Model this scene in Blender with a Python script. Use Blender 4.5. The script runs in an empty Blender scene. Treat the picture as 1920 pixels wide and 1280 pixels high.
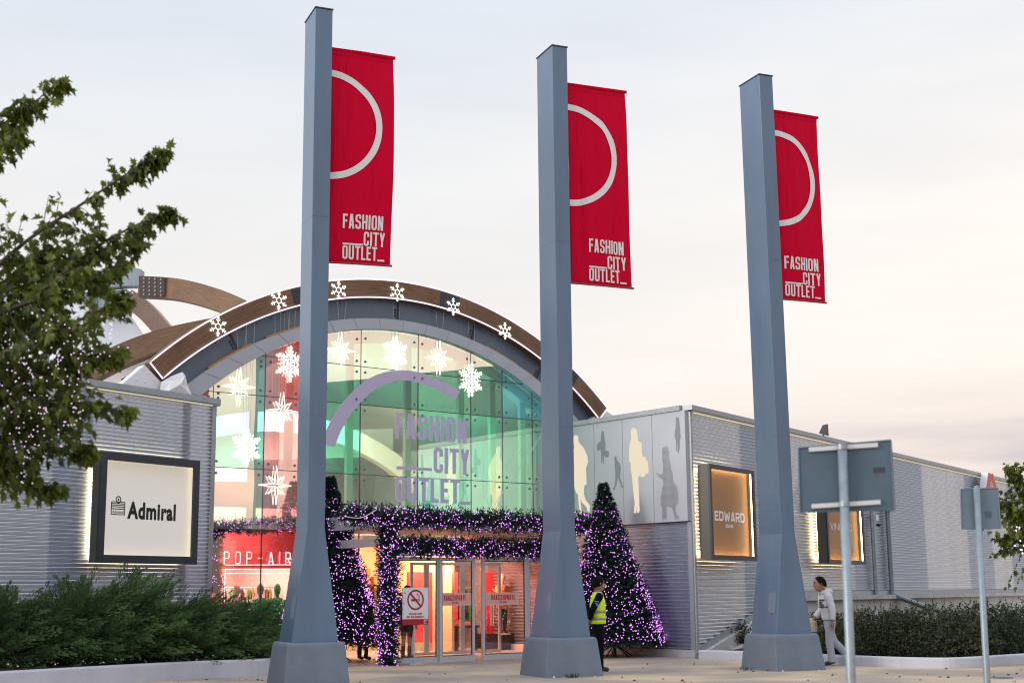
import bpy, bmesh, math, random
import numpy as np
from mathutils import Vector, Matrix

random.seed(7)
RNG = np.random.default_rng(11)
S = bpy.context.scene
COL = S.collection
R = math.radians

# ------------------------------------------------------------------ camera
F, PITCH, ROLL, CAMH = 2611.0, R(10.26), R(-0.522), 1.5      # F in pixels of a 1920 px wide frame
_fw = np.array([0, math.cos(PITCH), math.sin(PITCH)])
_rt = np.array([1.0, 0, 0]); _up = np.array([0, -math.sin(PITCH), math.cos(PITCH)])
_R = math.cos(ROLL)*_rt + math.sin(ROLL)*_up
_U = -math.sin(ROLL)*_rt + math.cos(ROLL)*_up
_C = np.array([0, 0, CAMH])
cd = bpy.data.cameras.new('camera'); cam = bpy.data.objects.new('camera', cd); COL.objects.link(cam)
cd.sensor_width = 36; cd.lens = F/1920*36; cd.clip_end = 2000; cd.clip_start = 0.1
cam.matrix_world = Matrix(((_R[0], _U[0], -_fw[0], 0), (_R[1], _U[1], -_fw[1], 0), (_R[2], _U[2], -_fw[2], CAMH), (0, 0, 0, 1)))
cd.dof.use_dof = True; cd.dof.focus_distance = 29; cd.dof.aperture_fstop = 2.4
S.camera = cam

# ------------------------------------------------------------------ world + sun
w = bpy.data.worlds.new("World"); S.world = w; w.use_nodes = True
nt = w.node_tree; N = nt.nodes; Lk = nt.links; N.clear()
out = N.new('ShaderNodeOutputWorld')
SUN_EL, SUN_AZ = 9.0, 245.0
sky = N.new('ShaderNodeTexSky'); sky.sky_type = 'NISHITA'; sky.sun_disc = False
sky.sun_elevation = R(SUN_EL); sky.sun_rotation = R(SUN_AZ); sky.air_density = 1.2; sky.dust_density = 2.0
bgA = N.new('ShaderNodeBackground'); bgA.inputs[1].default_value = 0.1
Lk.new(sky.outputs[0], bgA.inputs[0])
tc = N.new('ShaderNodeTexCoord')
sep = N.new('ShaderNodeSeparateXYZ'); Lk.new(tc.outputs['Generated'], sep.inputs[0])
def ramp(tree, fac, stops, interp='LINEAR'):
    r = tree.nodes.new('ShaderNodeValToRGB'); r.color_ramp.interpolation = interp
    e = r.color_ramp.elements
    while len(e) < len(stops): e.new(0.5)
    for i, (p, c) in enumerate(stops):
        e[i].position = p; e[i].color = (*c, 1) if len(c) == 3 else c
    if fac is not None: tree.links.new(fac, r.inputs[0])
    return r
def mixc(tree, fac, a, b, mode='MIX'):
    m = tree.nodes.new('ShaderNodeMix'); m.data_type = 'RGBA'; m.blend_type = mode
    for sock, v in ((m.inputs[0], fac), (m.inputs[6], a), (m.inputs[7], b)):
        if hasattr(v, 'node'): tree.links.new(v, sock)
        elif isinstance(v, (int, float)): sock.default_value = v
        else: sock.default_value = (*v, 1)
    return m.outputs[2]
def mathn(tree, op, a, b=0.0, c=None, clamp=False):
    m = tree.nodes.new('ShaderNodeMath'); m.operation = op; m.use_clamp = clamp
    for i, v in enumerate((a, b) if c is None else (a, b, c)):
        if hasattr(v, 'node'): tree.links.new(v, m.inputs[i])
        else: m.inputs[i].default_value = v
    return m.outputs[0]
el = ramp(nt, sep.outputs['Z'], [(0.0, (.86, .70, .64)), (0.06, (.95, .83, .76)), (0.16, (.95, .91, .87)), (0.30, (.87, .88, .895)), (0.40, (.77, .825, .90)), (0.52, (.84, .92, 1.06)), (0.75, (.98, 1.08, 1.28)), (1.0, (.98, 1.08, 1.28))])
az = mathn(nt, 'MULTIPLY_ADD', sep.outputs['X'], 1.7, 0.12, clamp=True)
colr = mixc(nt, az, el.outputs[0], mixc(nt, 1.0, el.outputs[0], (1.17, 1.10, 1.03), 'MULTIPLY'))
# streaky thin cloud
mp = N.new('ShaderNodeMapping'); mp.inputs['Scale'].default_value = (1.6, 1.6, 9.0); mp.inputs['Rotation'].default_value = (0.05, 0.10, 0.3)
Lk.new(tc.outputs['Generated'], mp.inputs[0])
no = N.new('ShaderNodeTexNoise'); no.inputs['Scale'].default_value = 2.2; no.inputs['Detail'].default_value = 6; no.inputs['Roughness'].default_value = .55
Lk.new(mp.outputs[0], no.inputs[0])
cl = ramp(nt, no.outputs[0], [(0.32, (0.91, 0.91, 0.935)), (0.68, (1.05, 1.04, 1.03))])
colr = mixc(nt, 0.55, colr, mixc(nt, 1.0, colr, cl.outputs[0], 'MULTIPLY'))
# lilac bank low on the right
mp2 = N.new('ShaderNodeMapping'); mp2.inputs['Scale'].default_value = (1.5, 1.5, 14.0); mp2.inputs['Location'].default_value = (0.3, 0, -0.4)
Lk.new(tc.outputs['Generated'], mp2.inputs[0])
no2 = N.new('ShaderNodeTexNoise'); no2.inputs['Scale'].default_value = 1.9; no2.inputs['Detail'].default_value = 5
Lk.new(mp2.outputs[0], no2.inputs[0])
low = ramp(nt, sep.outputs['Z'], [(0.085, (1, 1, 1)), (0.155, (0, 0, 0))], 'EASE')
side = mathn(nt, 'MULTIPLY_ADD', sep.outputs['X'], 4.0, -0.15, clamp=True)
bank = mathn(nt, 'MULTIPLY', mathn(nt, 'MULTIPLY', low.outputs[0], side), mathn(nt, 'MULTIPLY_ADD', no2.outputs[0], 4.0, -1.45, clamp=True))
colr = mixc(nt, bank, colr, (.62, .565, .595))
bgB = N.new('ShaderNodeBackground'); bgB.inputs[1].default_value = 1.07; Lk.new(colr, bgB.inputs[0])
mx = N.new('ShaderNodeMixShader'); mx.inputs[0].default_value = 0.93
Lk.new(bgA.outputs[0], mx.inputs[1]); Lk.new(bgB.outputs[0], mx.inputs[2]); Lk.new(mx.outputs[0], out.inputs[0])
sd = bpy.data.lights.new('sun', 'SUN'); sd.energy = 2.2; sd.angle = R(26); sd.color = (1.0, .90, .80)
sun = bpy.data.objects.new('sun', sd); COL.objects.link(sun)
_a = R(SUN_AZ)   # azimuth clockwise from +Y
sun_dir = Vector((math.sin(_a)*math.cos(R(SUN_EL+6)), math.cos(_a)*math.cos(R(SUN_EL+6)), math.sin(R(SUN_EL+6))))
sun.rotation_euler = sun_dir.to_track_quat('Z', 'Y').to_euler()
S.view_settings.view_transform = 'Standard'; S.view_settings.look = 'None'; S.view_settings.exposure = 0.0; S.view_settings.gamma = 1.0
S.render.engine = 'CYCLES'
S.cycles.use_denoising = True
S.cycles.sample_clamp_indirect = 3.0
S.cycles.max_bounces = 8; S.cycles.transparent_max_bounces = 16
S.cycles.filter_width = 1.1
S.cycles.caustics_reflective = False; S.cycles.caustics_refractive = False

# ------------------------------------------------------------------ geometry of the place
def ray(x, y): return _fw + _R*(x-960)/F - _U*(y-640)/F
def gnd(x, y, z=0.0):
    d = ray(x, y); return _C + d*(z-CAMH)/d[2]
def at(x, y, Y):
    d = ray(x, y); return _C + d*Y/d[1]
class Frame:
    """A vertical plane frame: u along it, w out of it towards the plaza, z up."""
    def __init__(s, o, yaw):
        s.o = np.array([o[0], o[1], 0.0]); a = R(yaw)
        s.u = np.array([math.cos(a), math.sin(a), 0]); s.w = np.array([math.sin(a), -math.cos(a), 0])
    def __call__(s, u, w, z): return s.o + s.u*u + s.w*w + np.array([0, 0, z])
    def px(s, x, y, w=0.0):
        d = ray(x, y); o = s.o + s.w*w
        t = (s.w @ (o-_C))/(s.w @ d); p = _C + d*t - s.o
        return float(p @ s.u), float(p[2])
GL = Frame((0, 37.3), 38.5)          # glass front of the hall
_c0 = gnd(1306, 1231.5)
PW = Frame(_c0, -51.5)               # perforated panel wall (u negative runs back to the glass)
RF = Frame(_c0, 56.3)                # long corrugated wall on the right
_d = ray(405, 748); _p = _C + _d*(5.95-CAMH)/_d[2]
LW = Frame(_p, 57.0)                 # corrugated wall on the left (u negative comes to the camera)
WV = 3.2                             # how far the door lobby stands out of the glass

# ------------------------------------------------------------------ mesh helpers
class MB:
    def __init__(s): s.v = []; s.f = []; s.m = []; s.uv = []
    def add(s, verts, faces, m=0, uv=None):
        b = len(s.v); s.v += [tuple(map(float, p)) for p in verts]
        for i, f in enumerate(faces):
            s.f.append(tuple(b+k for k in f)); s.m.append(m)
            s.uv.append(uv[i] if uv else None)
    def quad(s, a, b, c, d, m=0): s.add([a, b, c, d], [(0, 1, 2, 3)], m)
    def hexa(s, P, m=0):     # 8 points: bottom ring 0-3, top ring 4-7
        s.add(P, [(3, 2, 1, 0), (4, 5, 6, 7), (0, 1, 5, 4), (1, 2, 6, 5), (2, 3, 7, 6), (3, 0, 4, 7)], m)
    def box(s, fr, u0, u1, w0, w1, z0, z1, m=0):
        s.hexa([fr(u0, w1, z0), fr(u1, w1, z0), fr(u1, w0, z0), fr(u0, w0, z0), fr(u0, w1, z1), fr(u1, w1, z1), fr(u1, w0, z1), fr(u0, w0, z1)], m)
    def abox(s, x0, x1, y0, y1, z0, z1, m=0):
        s.hexa([(x0, y0, z0), (x1, y0, z0), (x1, y1, z0), (x0, y1, z0), (x0, y0, z1), (x1, y0, z1), (x1, y1, z1), (x0, y1, z1)], m)
    def frame(s, fr, u0, u1, z0, z1, t, w0, w1, m=0):     # rectangular picture-frame, butt-jointed
        s.box(fr, u0, u1, w0, w1, z1-t, z1, m); s.box(fr, u0, u1, w0, w1, z0, z0+t, m)
        s.box(fr, u0, u0+t, w0, w1, z0+t, z1-t, m); s.box(fr, u1-t, u1, w0, w1, z0+t, z1-t, m)
    def tube(s, pts, r, n=6, m=0, closed=False, caps=True):
        P = [np.array(p, float) for p in pts]; k = len(P)
        rs = r if hasattr(r, '__len__') else [r]*k
        rings = []; prev = None
        for i in range(k):
            a = P[(i-1) % k] if (closed or i > 0) else P[i]; b = P[(i+1) % k] if (closed or i < k-1) else P[i]
            t = b-a; t = t/(np.linalg.norm(t)+1e-12)
            if prev is None:
                h = np.array([0, 0, 1.0]) if abs(t[2]) < .9 else np.array([1.0, 0, 0])
                n1 = np.cross(t, h)
            else: n1 = prev - t*(prev @ t)
            n1 = n1/(np.linalg.norm(n1)+1e-12); n2 = np.cross(t, n1); prev = n1
            rings.append([P[i] + rs[i]*(math.cos(2*math.pi*j/n)*n1 + math.sin(2*math.pi*j/n)*n2) for j in range(n)])
        V = [p for q in rings for p in q]; Fc = []
        for i in range(k if closed else k-1):
            i2 = (i+1) % k
            for j in range(n): Fc.append((i*n+j, i*n+(j+1) % n, i2*n+(j+1) % n, i2*n+j))
        if not closed and caps: Fc += [tuple(range(n-1, -1, -1)), tuple((k-1)*n+j for j in range(n))]
        s.add(V, Fc, m)
    def poly(s, pts2, place, th=0.0, m=0):                # polygon given in 2D, placed by place(x, y, h)
        n = len(pts2); top = [place(x, y, th) for x, y in pts2]
        if th: 
            bot = [place(x, y, 0.0) for x, y in pts2]
            s.add(top+bot, [tuple(range(n)), tuple(range(2*n-1, n-1, -1))] + [(i, n+i, n+(i+1) % n, (i+1) % n) for i in range(n)], m)
        else: s.add(top, [tuple(range(n))], m)
    def lathe(s, prof, c=(0, 0, 0), n=24, m=0, tilt=None):
        V = []; Fc = []
        for r, z in prof:
            for j in range(n):
                a = 2*math.pi*j/n; V.append((c[0]+r*math.cos(a), c[1]+r*math.sin(a), c[2]+z))
        k = len(prof)
        for i in range(k-1):
            for j in range(n): Fc.append((i*n+j, i*n+(j+1) % n, (i+1)*n+(j+1) % n, (i+1)*n+j))
        Fc += [tuple(range(n-1, -1, -1)), tuple((k-1)*n+j for j in range(n))]
        s.add(V, Fc, m)
    def sweep(s, path, hw, th, side, m=0):
        """A rectangular timber swept along path (3D); hw half height in the plane of the curve, th thickness along side."""
        P = [np.array(p, float) for p in path]; side = np.array(side, float); side /= np.linalg.norm(side)
        V = []; L = 0; UV = []
        for i, p in enumerate(P):
            t = P[min(i+1, len(P)-1)]-P[max(i-1, 0)]; t /= np.linalg.norm(t); nn = np.cross(side, t); nn /= np.linalg.norm(nn)
            h = hw[i] if hasattr(hw, '__len__') else hw
            V += [p+nn*h, p+nn*h+side*th, p-nn*h+side*th, p-nn*h]
            if i: L += np.linalg.norm(P[i]-P[i-1])
            UV.append(L)
        Fc = []; uv = []
        h0 = hw[0] if hasattr(hw, '__len__') else hw
        for i in range(len(P)-1):
            for j in range(4):
                Fc.append((i*4+j, i*4+(j+1) % 4, i*4+4+(j+1) % 4, i*4+4+j))
                a, b = ((0, th), (th, th+2*h0), (0, th), (th, 2*h0+th))[j]
                uv.append(((UV[i], a), (UV[i], b), (UV[i+1], b), (UV[i+1], a)))
        Fc += [(3, 2, 1, 0), tuple(len(V)-4+j for j in range(4))]; uv += [((0, 0), (0, .3), (.3, .3), (.3, 0))]*2
        s.add(V, Fc, m, uv)

def obj(name, mb, mats, parent=None, local=False, smooth=False):
    me = bpy.data.meshes.new(name)
    v = np.array(mb.v, float).reshape(-1, 3)
    if parent is not None and not local:
        root = parent
        while root.parent is not None: root = root.parent
        a = root.rotation_euler[2]; p = v-np.array(root.location)
        ca, sa = math.cos(-a), math.sin(-a)
        v = np.stack([p[:, 0]*ca-p[:, 1]*sa, p[:, 0]*sa+p[:, 1]*ca, p[:, 2]], 1)
    me.from_pydata(v.tolist(), [], mb.f)
    if not isinstance(mats, (list, tuple)): mats = [mats]
    for m in mats: me.materials.append(m)
    if len(mats) > 1: me.polygons.foreach_set('material_index', mb.m)
    if any(u is not None for u in mb.uv):
        ul = me.uv_layers.new(name='UVMap'); k = 0
        for f, u in zip(mb.f, mb.uv):
            for j in range(len(f)):
                ul.data[k].uv = u[j] if u is not None else (0, 0); k += 1
    if smooth: me.polygons.foreach_set('use_smooth', [True]*len(mb.f))
    me.update()
    o = bpy.data.objects.new(name, me); COL.objects.link(o)
    if parent is not None: o.parent = parent
    return o
def tag(o, label, cat, group=None):
    o['label'] = label; o['category'] = cat
    if group: o['group'] = group
    return o
def thing(name, label, cat, loc=(0, 0, 0), rotz=0.0, group=None):
    o = bpy.data.objects.new(name, None); COL.objects.link(o); o.empty_display_size = .2
    o.location = [float(k) for k in loc]; o.rotation_euler = (0, 0, rotz)
    return tag(o, label, cat, group)
def struct(name, mb, mat, smooth=False):
    o = obj(name, mb, mat, smooth=smooth); o['kind'] = 'structure'; return o
def dup(root, loc, label, rotz=None, rot=None):
    r = root.copy(); COL.objects.link(r); r.location = [float(k) for k in loc]; r['label'] = label
    if rotz is not None: r.rotation_euler = (0, 0, rotz)
    if rot is not None: r.rotation_euler = rot
    for ch in list(root.children):
        c = ch.copy(); COL.objects.link(c); c.parent = r
        for g in list(ch.children):
            d = g.copy(); COL.objects.link(d); d.parent = c
    return r

# ------------------------------------------------------------------ materials
MATS = {}
def mat(name, color, rough=.6, metal=0.0, noise=None, bump=None, emit=None, trans=0.0, coat=0.0, spec=.5, sample=True):
    m = bpy.data.materials.new(name); m.use_nodes = True; t = m.node_tree; b = t.nodes['Principled BSDF']
    b.inputs['Roughness'].default_value = rough; b.inputs['Metallic'].default_value = metal
    b.inputs['Base Color'].default_value = (*color, 1); b.inputs['Specular IOR Level'].default_value = spec
    if coat: b.inputs['Coat Weight'].default_value = coat
    tcn = t.nodes.new('ShaderNodeTexCoord')
    if noise:       # (scale, amount, (sx,sy,sz)) multiplies colour and shifts roughness
        sc, amt = noise[0], noise[1]
        mpn = t.nodes.new('ShaderNodeMapping'); mpn.inputs['Scale'].default_value = noise[2] if len(noise) > 2 else (1, 1, 1)
        t.links.new(tcn.outputs['Object'], mpn.inputs[0])
        nn = t.nodes.new('ShaderNodeTexNoise'); nn.inputs['Scale'].default_value = sc; nn.inputs['Detail'].default_value = 6; nn.inputs['Roughness'].default_value = .62
        t.links.new(mpn.outputs[0], nn.inputs[0])
        r = ramp(t, nn.outputs[0], [(.3, (1-amt,)*3), (.7, (1+amt*.6,)*3)])
        t.links.new(mixc(t, 1.0, color, r.outputs[0], 'MULTIPLY'), b.inputs['Base Color'])
        rr = mathn(t, 'MULTIPLY_ADD', nn.outputs[0], .25, rough-.12, clamp=True); t.links.new(rr, b.inputs['Roughness'])
    if bump:        # (scale, strength)
        nb = t.nodes.new('ShaderNodeTexNoise'); nb.inputs['Scale'].default_value = bump[0]; nb.inputs['Detail'].default_value = 4
        t.links.new(tcn.outputs['Object'], nb.inputs[0])
        bp = t.nodes.new('ShaderNodeBump'); bp.inputs['Strength'].default_value = bump[1]; bp.inputs['Distance'].default_value = .02
        t.links.new(nb.outputs[0], bp.inputs['Height']); t.links.new(bp.outputs[0], b.inputs['Normal'])
    if emit:
        b.inputs['Emission Color'].default_value = (*emit[0], 1); b.inputs['Emission Strength'].default_value = emit[1]
    if not sample: m.cycles.emission_sampling = 'NONE'
    MATS[name] = m
    return m
def glass_mat(name, refl, tran, rough=0.0, wave=0.0, haze=None):
    """Coated glass: a mirror-like coloured reflection added to a coloured see-through."""
    m = bpy.data.materials.new(name); m.use_nodes = True; t = m.node_tree; t.nodes.clear()
    o = t.nodes.new('ShaderNodeOutputMaterial'); g = t.nodes.new('ShaderNodeBsdfGlossy'); g.inputs['Roughness'].default_value = rough
    g.inputs['Color'].default_value = (*refl, 1)
    tr = t.nodes.new('ShaderNodeBsdfTransparent'); tr.inputs['Color'].default_value = (*tran, 1)
    a = t.nodes.new('ShaderNodeAddShader'); t.links.new(g.outputs[0], a.inputs[0]); t.links.new(tr.outputs[0], a.inputs[1]); t.links.new(a.outputs[0], o.inputs[0])
    if haze:      # slight milkiness of the film
        d = t.nodes.new('ShaderNodeBsdfDiffuse'); d.inputs['Color'].default_value = (*haze, 1); a2 = t.nodes.new('ShaderNodeAddShader')
        t.links.new(a.outputs[0], a2.inputs[0]); t.links.new(d.outputs[0], a2.inputs[1]); t.links.new(a2.outputs[0], o.inputs[0])
    if wave:
        tcn = t.nodes.new('ShaderNodeTexCoord'); nb = t.nodes.new('ShaderNodeTexNoise'); nb.inputs['Scale'].default_value = .6; nb.inputs['Detail'].default_value = 1
        t.links.new(tcn.outputs['Object'], nb.inputs[0]); bp = t.nodes.new('ShaderNodeBump'); bp.inputs['Strength'].default_value = wave; bp.inputs['Distance'].default_value = .1
        t.links.new(nb.outputs[0], bp.inputs['Height']); t.links.new(bp.outputs[0], g.inputs['Normal'])
    return m
def emat(name, color, strength, sample=False):
    m = bpy.data.materials.new(name); m.use_nodes = True; t = m.node_tree; t.nodes.clear()
    o = t.nodes.new('ShaderNodeOutputMaterial'); e = t.nodes.new('ShaderNodeEmission'); e.inputs[0].default_value = (*color, 1); e.inputs[1].default_value = strength
    t.links.new(e.outputs[0], o.inputs[0])
    if not sample: m.cycles.emission_sampling = 'NONE'
    return m
def leaf_mat(name, c0, c1, trans=.25, rough=.5, noise=3.0):
    """Foliage: each leaf's own tone attribute blends between two greens, with patches."""
    m = bpy.data.materials.new(name); m.use_nodes = True; t = m.node_tree; t.nodes.clear()
    o = t.nodes.new('ShaderNodeOutputMaterial'); b = t.nodes.new('ShaderNodeBsdfPrincipled'); b.inputs['Roughness'].default_value = rough; b.inputs['Specular IOR Level'].default_value = .3
    a = t.nodes.new('ShaderNodeAttribute'); a.attribute_name = 'tone'
    tcn = t.nodes.new('ShaderNodeTexCoord'); nn = t.nodes.new('ShaderNodeTexNoise'); nn.inputs['Scale'].default_value = noise; t.links.new(tcn.outputs['Object'], nn.inputs[0])
    f = mathn(t, 'ADD', mathn(t, 'MULTIPLY', a.outputs['Fac'], .7), mathn(t, 'MULTIPLY_ADD', nn.outputs[0], 1.2, -.45), clamp=True)
    c = mixc(t, f, c0, c1)
    t.links.new(c, b.inputs['Base Color'])
    tl = t.nodes.new('ShaderNodeBsdfTranslucent'); t.links.new(c, tl.inputs[0])
    ms = t.nodes.new('ShaderNodeMixShader'); ms.inputs[0].default_value = trans
    t.links.new(b.outputs[0], ms.inputs[1]); t.links.new(tl.outputs[0], ms.inputs[2]); t.links.new(ms.outputs[0], o.inputs[0])
    return m
def wood_mat(name, c0, c1):
    m = bpy.data.materials.new(name); m.use_nodes = True; t = m.node_tree; b = t.nodes['Principled BSDF']; b.inputs['Roughness'].default_value = .62
    u = t.nodes.new('ShaderNodeUVMap'); u.uv_map = 'UVMap'
    mp_ = t.nodes.new('ShaderNodeMapping'); mp_.inputs['Scale'].default_value = (1.3, 26, 1); t.links.new(u.outputs[0], mp_.inputs[0])
    n1 = t.nodes.new('ShaderNodeTexNoise'); n1.inputs['Scale'].default_value = 1.4; n1.inputs['Detail'].default_value = 8; n1.inputs['Roughness'].default_value = .7; t.links.new(mp_.outputs[0], n1.inputs[0])
    n2 = t.nodes.new('ShaderNodeTexNoise'); n2.inputs['Scale'].default_value = .9; n2.inputs['Detail'].default_value = 5; t.links.new(u.outputs[0], n2.inputs[0])
    f = mathn(t, 'ADD', mathn(t, 'MULTIPLY', n1.outputs[0], .75), mathn(t, 'MULTIPLY', n2.outputs[0], .35))
    r = ramp(t, f, [(.36, c0), (.52, tuple(.5*(a+b_) for a, b_ in zip(c0, c1))), (.72, c1)])
    # lamination lines
    wv = t.nodes.new('ShaderNodeTexWave'); wv.bands_direction = 'Y'; wv.inputs['Scale'].default_value = 3.6; wv.inputs['Distortion'].default_value = .4; t.links.new(u.outputs[0], wv.inputs[0])
    l = ramp(t, wv.outputs[1], [(0.0, (.55,)*3), (.07, (1,)*3)])
    t.links.new(mixc(t, .7, r.outputs[0], mixc(t, 1.0, r.outputs[0], l.outputs[0], 'MULTIPLY')), b.inputs['Base Color'])
    bp = t.nodes.new('ShaderNodeBump'); bp.inputs['Strength'].default_value = .3; bp.inputs['Distance'].default_value = .01; t.links.new(n1.outputs[0], bp.inputs['Height']); t.links.new(bp.outputs[0], b.inputs['Normal'])
    return m

M_pylon = mat('pylon_paint', (.108, .172, .272), .34, noise=(1.4, .17, (1, 1, .22)), bump=(60, .04), spec=.5)
M_pylon_base = mat('pylon_base_paint', (.165, .205, .265), .6, noise=(2.2, .14), bump=(45, .12), spec=.3)
M_steel = mat('galvanised_steel', (.30, .36, .41), .48, .45, noise=(14, .16), bump=(40, .05))
M_sheet = mat('corrugated_metal', (.54, .60, .71), .36, .8, noise=(.8, .10, (1, 1, .15)))
M_sheet2 = mat('corrugated_metal_lighter', (.76, .79, .85), .34, .8, noise=(.8, .10, (1, 1, .15)))
M_trim = mat('grey_trim', (.36, .40, .44), .45, .3, noise=(3, .08))
M_panel = mat('panel_paint', (.46, .49, .56), .5, .1, noise=(.7, .07))
M_frame = mat('dark_frame', (.035, .042, .055), .45, noise=(8, .15), bump=(60, .08))
M_return = mat('sign_return', (.10, .10, .085), .5)
M_white = mat('white_render', (.58, .60, .69), .8, noise=(1.6, .12), bump=(30, .15))
M_plinth = mat('plinth_render', (.56, .57, .56), .8, noise=(1.4, .2), bump=(25, .2))
M_alu = mat('aluminium_frame', (.62, .64, .68), .38, .35)
M_dark = mat('dark_metal', (.05, .06, .075), .5, .4)
M_beam = mat('ring_beam_steel', (.13, .18, .24), .42, .25, noise=(1.5, .15))
M_flash = mat('arch_flashing', (.43, .47, .53), .5, .2, noise=(1.2, .08))
M_membrane = mat('white_membrane', (.80, .81, .84), .55, noise=(.5, .05))
M_wood = wood_mat('glulam_timber', (.040, .021, .012), (.27, .145, .070))
M_wood_pale = wood_mat('pale_glulam', (.34, .22, .165), (.58, .41, .32))
M_amber = mat('amber_edge', (.55, .27, .05), .5)
M_bolt = mat('bolt_steel', (.16, .17, .18), .4, .4)
M_black = mat('black_plastic', (.012, .012, .014), .5)
M_lilac = mat('frosted_lilac_film', (.52, .47, .66), .7)
M_red = mat('red_film', (.42, .012, .035), .6)
M_pinkfilm = mat('pink_film', (.75, .42, .38), .6)
M_signwhite = mat('sign_white', (.82, .82, .86), .5)
M_soil = mat('planting_soil', (.030, .018, .013), .95, noise=(9, .5), bump=(14, .8))

# paving: pale beige aggregate with grime
M_pave = bpy.data.materials.new('beige_paving'); M_pave.use_nodes = True
t = M_pave.node_tree; b = t.nodes['Principled BSDF']; b.inputs['Roughness'].default_value = .85; b.inputs['Specular IOR Level'].default_value = .25
tcn = t.nodes.new('ShaderNodeTexCoord')
n1 = t.nodes.new('ShaderNodeTexNoise'); n1.inputs['Scale'].default_value = .45; n1.inputs['Detail'].default_value = 6; t.links.new(tcn.outputs['Object'], n1.inputs[0])
n2 = t.nodes.new('ShaderNodeTexNoise'); n2.inputs['Scale'].default_value = 26; n2.inputs['Detail'].default_value = 4; n2.inputs['Roughness'].default_value = .8; t.links.new(tcn.outputs['Object'], n2.inputs[0])
r1 = ramp(t, n1.outputs[0], [(.36, (.36, .31, .28)), (.5, (.48, .40, .32)), (.62, (.66, .53, .36))])
r2 = ramp(t, n2.outputs[0], [(.3, (.70, .70, .70)), (.7, (1.12, 1.10, 1.06))])
t.links.new(mixc(t, 1.0, r1.outputs[0], r2.outputs[0], 'MULTIPLY'), b.inputs['Base Color'])
bp = t.nodes.new('ShaderNodeBump'); bp.inputs['Strength'].default_value = .4; bp.inputs['Distance'].default_value = .01; t.links.new(n2.outputs[0], bp.inputs['Height']); t.links.new(bp.outputs[0], b.inputs['Normal'])

# banner cloth: red, slightly see-through
def banner_mat():
    m = bpy.data.materials.new('red_banner_cloth'); m.use_nodes = True; t = m.node_tree; t.nodes.clear()
    o = t.nodes.new('ShaderNodeOutputMaterial'); b = t.nodes.new('ShaderNodeBsdfPrincipled'); b.inputs['Base Color'].default_value = (.70, .001, .050, 1); b.inputs['Roughness'].default_value = .7; b.inputs['Specular IOR Level'].default_value = .12
    tl = t.nodes.new('ShaderNodeBsdfTranslucent'); tl.inputs[0].default_value = (.95, .006, .020, 1)
    ms = t.nodes.new('ShaderNodeMixShader'); ms.inputs[0].default_value = .35
    t.links.new(b.outputs[0], ms.inputs[1]); t.links.new(tl.outputs[0], ms.inputs[2]); t.links.new(ms.outputs[0], o.inputs[0])
    tcn = t.nodes.new('ShaderNodeTexCoord'); nb = t.nodes.new('ShaderNodeTexNoise'); nb.inputs['Scale'].default_value = 2.0; nb.inputs['Detail'].default_value = 5
    mpn = t.nodes.new('ShaderNodeMapping'); mpn.inputs['Scale'].default_value = (3, 3, .5); t.links.new(tcn.outputs['Object'], mpn.inputs[0]); t.links.new(mpn.outputs[0], nb.inputs[0])
    bp = t.nodes.new('ShaderNodeBump'); bp.inputs['Strength'].default_value = .9; bp.inputs['Distance'].default_value = .08; t.links.new(nb.outputs[0], bp.inputs['Height']); t.links.new(bp.outputs[0], b.inputs['Normal']); t.links.new(bp.outputs[0], tl.inputs['Normal'])
    return m
M_banner = banner_mat()
M_print = mat('white_print', (.78, .77, .78), .6)

E_fairy = emat('purple_fairy_light', (.74, .27, 1.0), 2.7)
E_fairy_w = emat('white_fairy_light', (.88, .60, 1.0), 2.4)
E_fairy_g = emat('green_fairy_light', (.55, 1.0, .75), 1.5)
E_rope = emat('pink_rope_light', (1.0, .76, .96), 1.5)
E_star = emat('white_star_light', (1.0, .98, .93), 1.9)
E_led = emat('warm_led_strip', (1.0, .78, .45), 22.0, sample=True)
E_led2 = emat('warm_led_edge', (1.0, .80, .50), 5.0, sample=True)
E_led4 = emat('warm_led_inner', (1.0, .72, .40), 20.0, sample=True)
E_led3 = emat('warm_eaves_light', (1.0, .82, .52), .95, sample=True)
E_neon = emat('pink_neon', (1.0, .50, .52), 2.6)

# ------------------------------------------------------------------ stroke lettering (condensed capitals)
def rp(pts, rad, closed=False, seg=5):
    """Round the corners of a polyline."""
    n = len(pts); res = []
    P = [np.array(p, float) for p in pts]
    for i in range(n):
        rd = rad[i] if hasattr(rad, '__len__') else rad
        if (not closed and i in (0, n-1)) or rd <= 0: res.append(P[i]); continue
        a, b, c = P[i-1], P[i], P[(i+1) % n]
        d1 = a-b; d2 = c-b; l1 = np.linalg.norm(d1); l2 = np.linalg.norm(d2)
        q = min(rd, l1*.46, l2*.46); p1 = b+d1/l1*q; p2 = b+d2/l2*q
        for k in range(seg+1):
            s_ = k/seg; res.append((1-s_)**2*p1 + 2*s_*(1-s_)*b + s_*s_*p2)
    return res
def stroke(pts, t, closed=False):
    """Quads of a polyline of thickness t with mitred joints."""
    P = [np.array(p, float) for p in pts]; n = len(P); L = []; Rr = []
    for i in range(n):
        ds = []
        if closed or i > 0: d = P[i]-P[i-1]; ds.append(d/(np.linalg.norm(d)+1e-9))
        if closed or i < n-1: d = P[(i+1) % n]-P[i]; ds.append(d/(np.linalg.norm(d)+1e-9))
        ns = [np.array([-d[1], d[0]]) for d in ds]; m = sum(ns); m = m/(np.linalg.norm(m)+1e-9)
        k = 1/max(.45, m @ ns[0]); L.append(P[i]+m*k*t/2); Rr.append(P[i]-m*k*t/2)
    return [[Rr[i], Rr[(i+1) % n], L[(i+1) % n], L[i]] for i in range(n if closed else n-1)]
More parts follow.
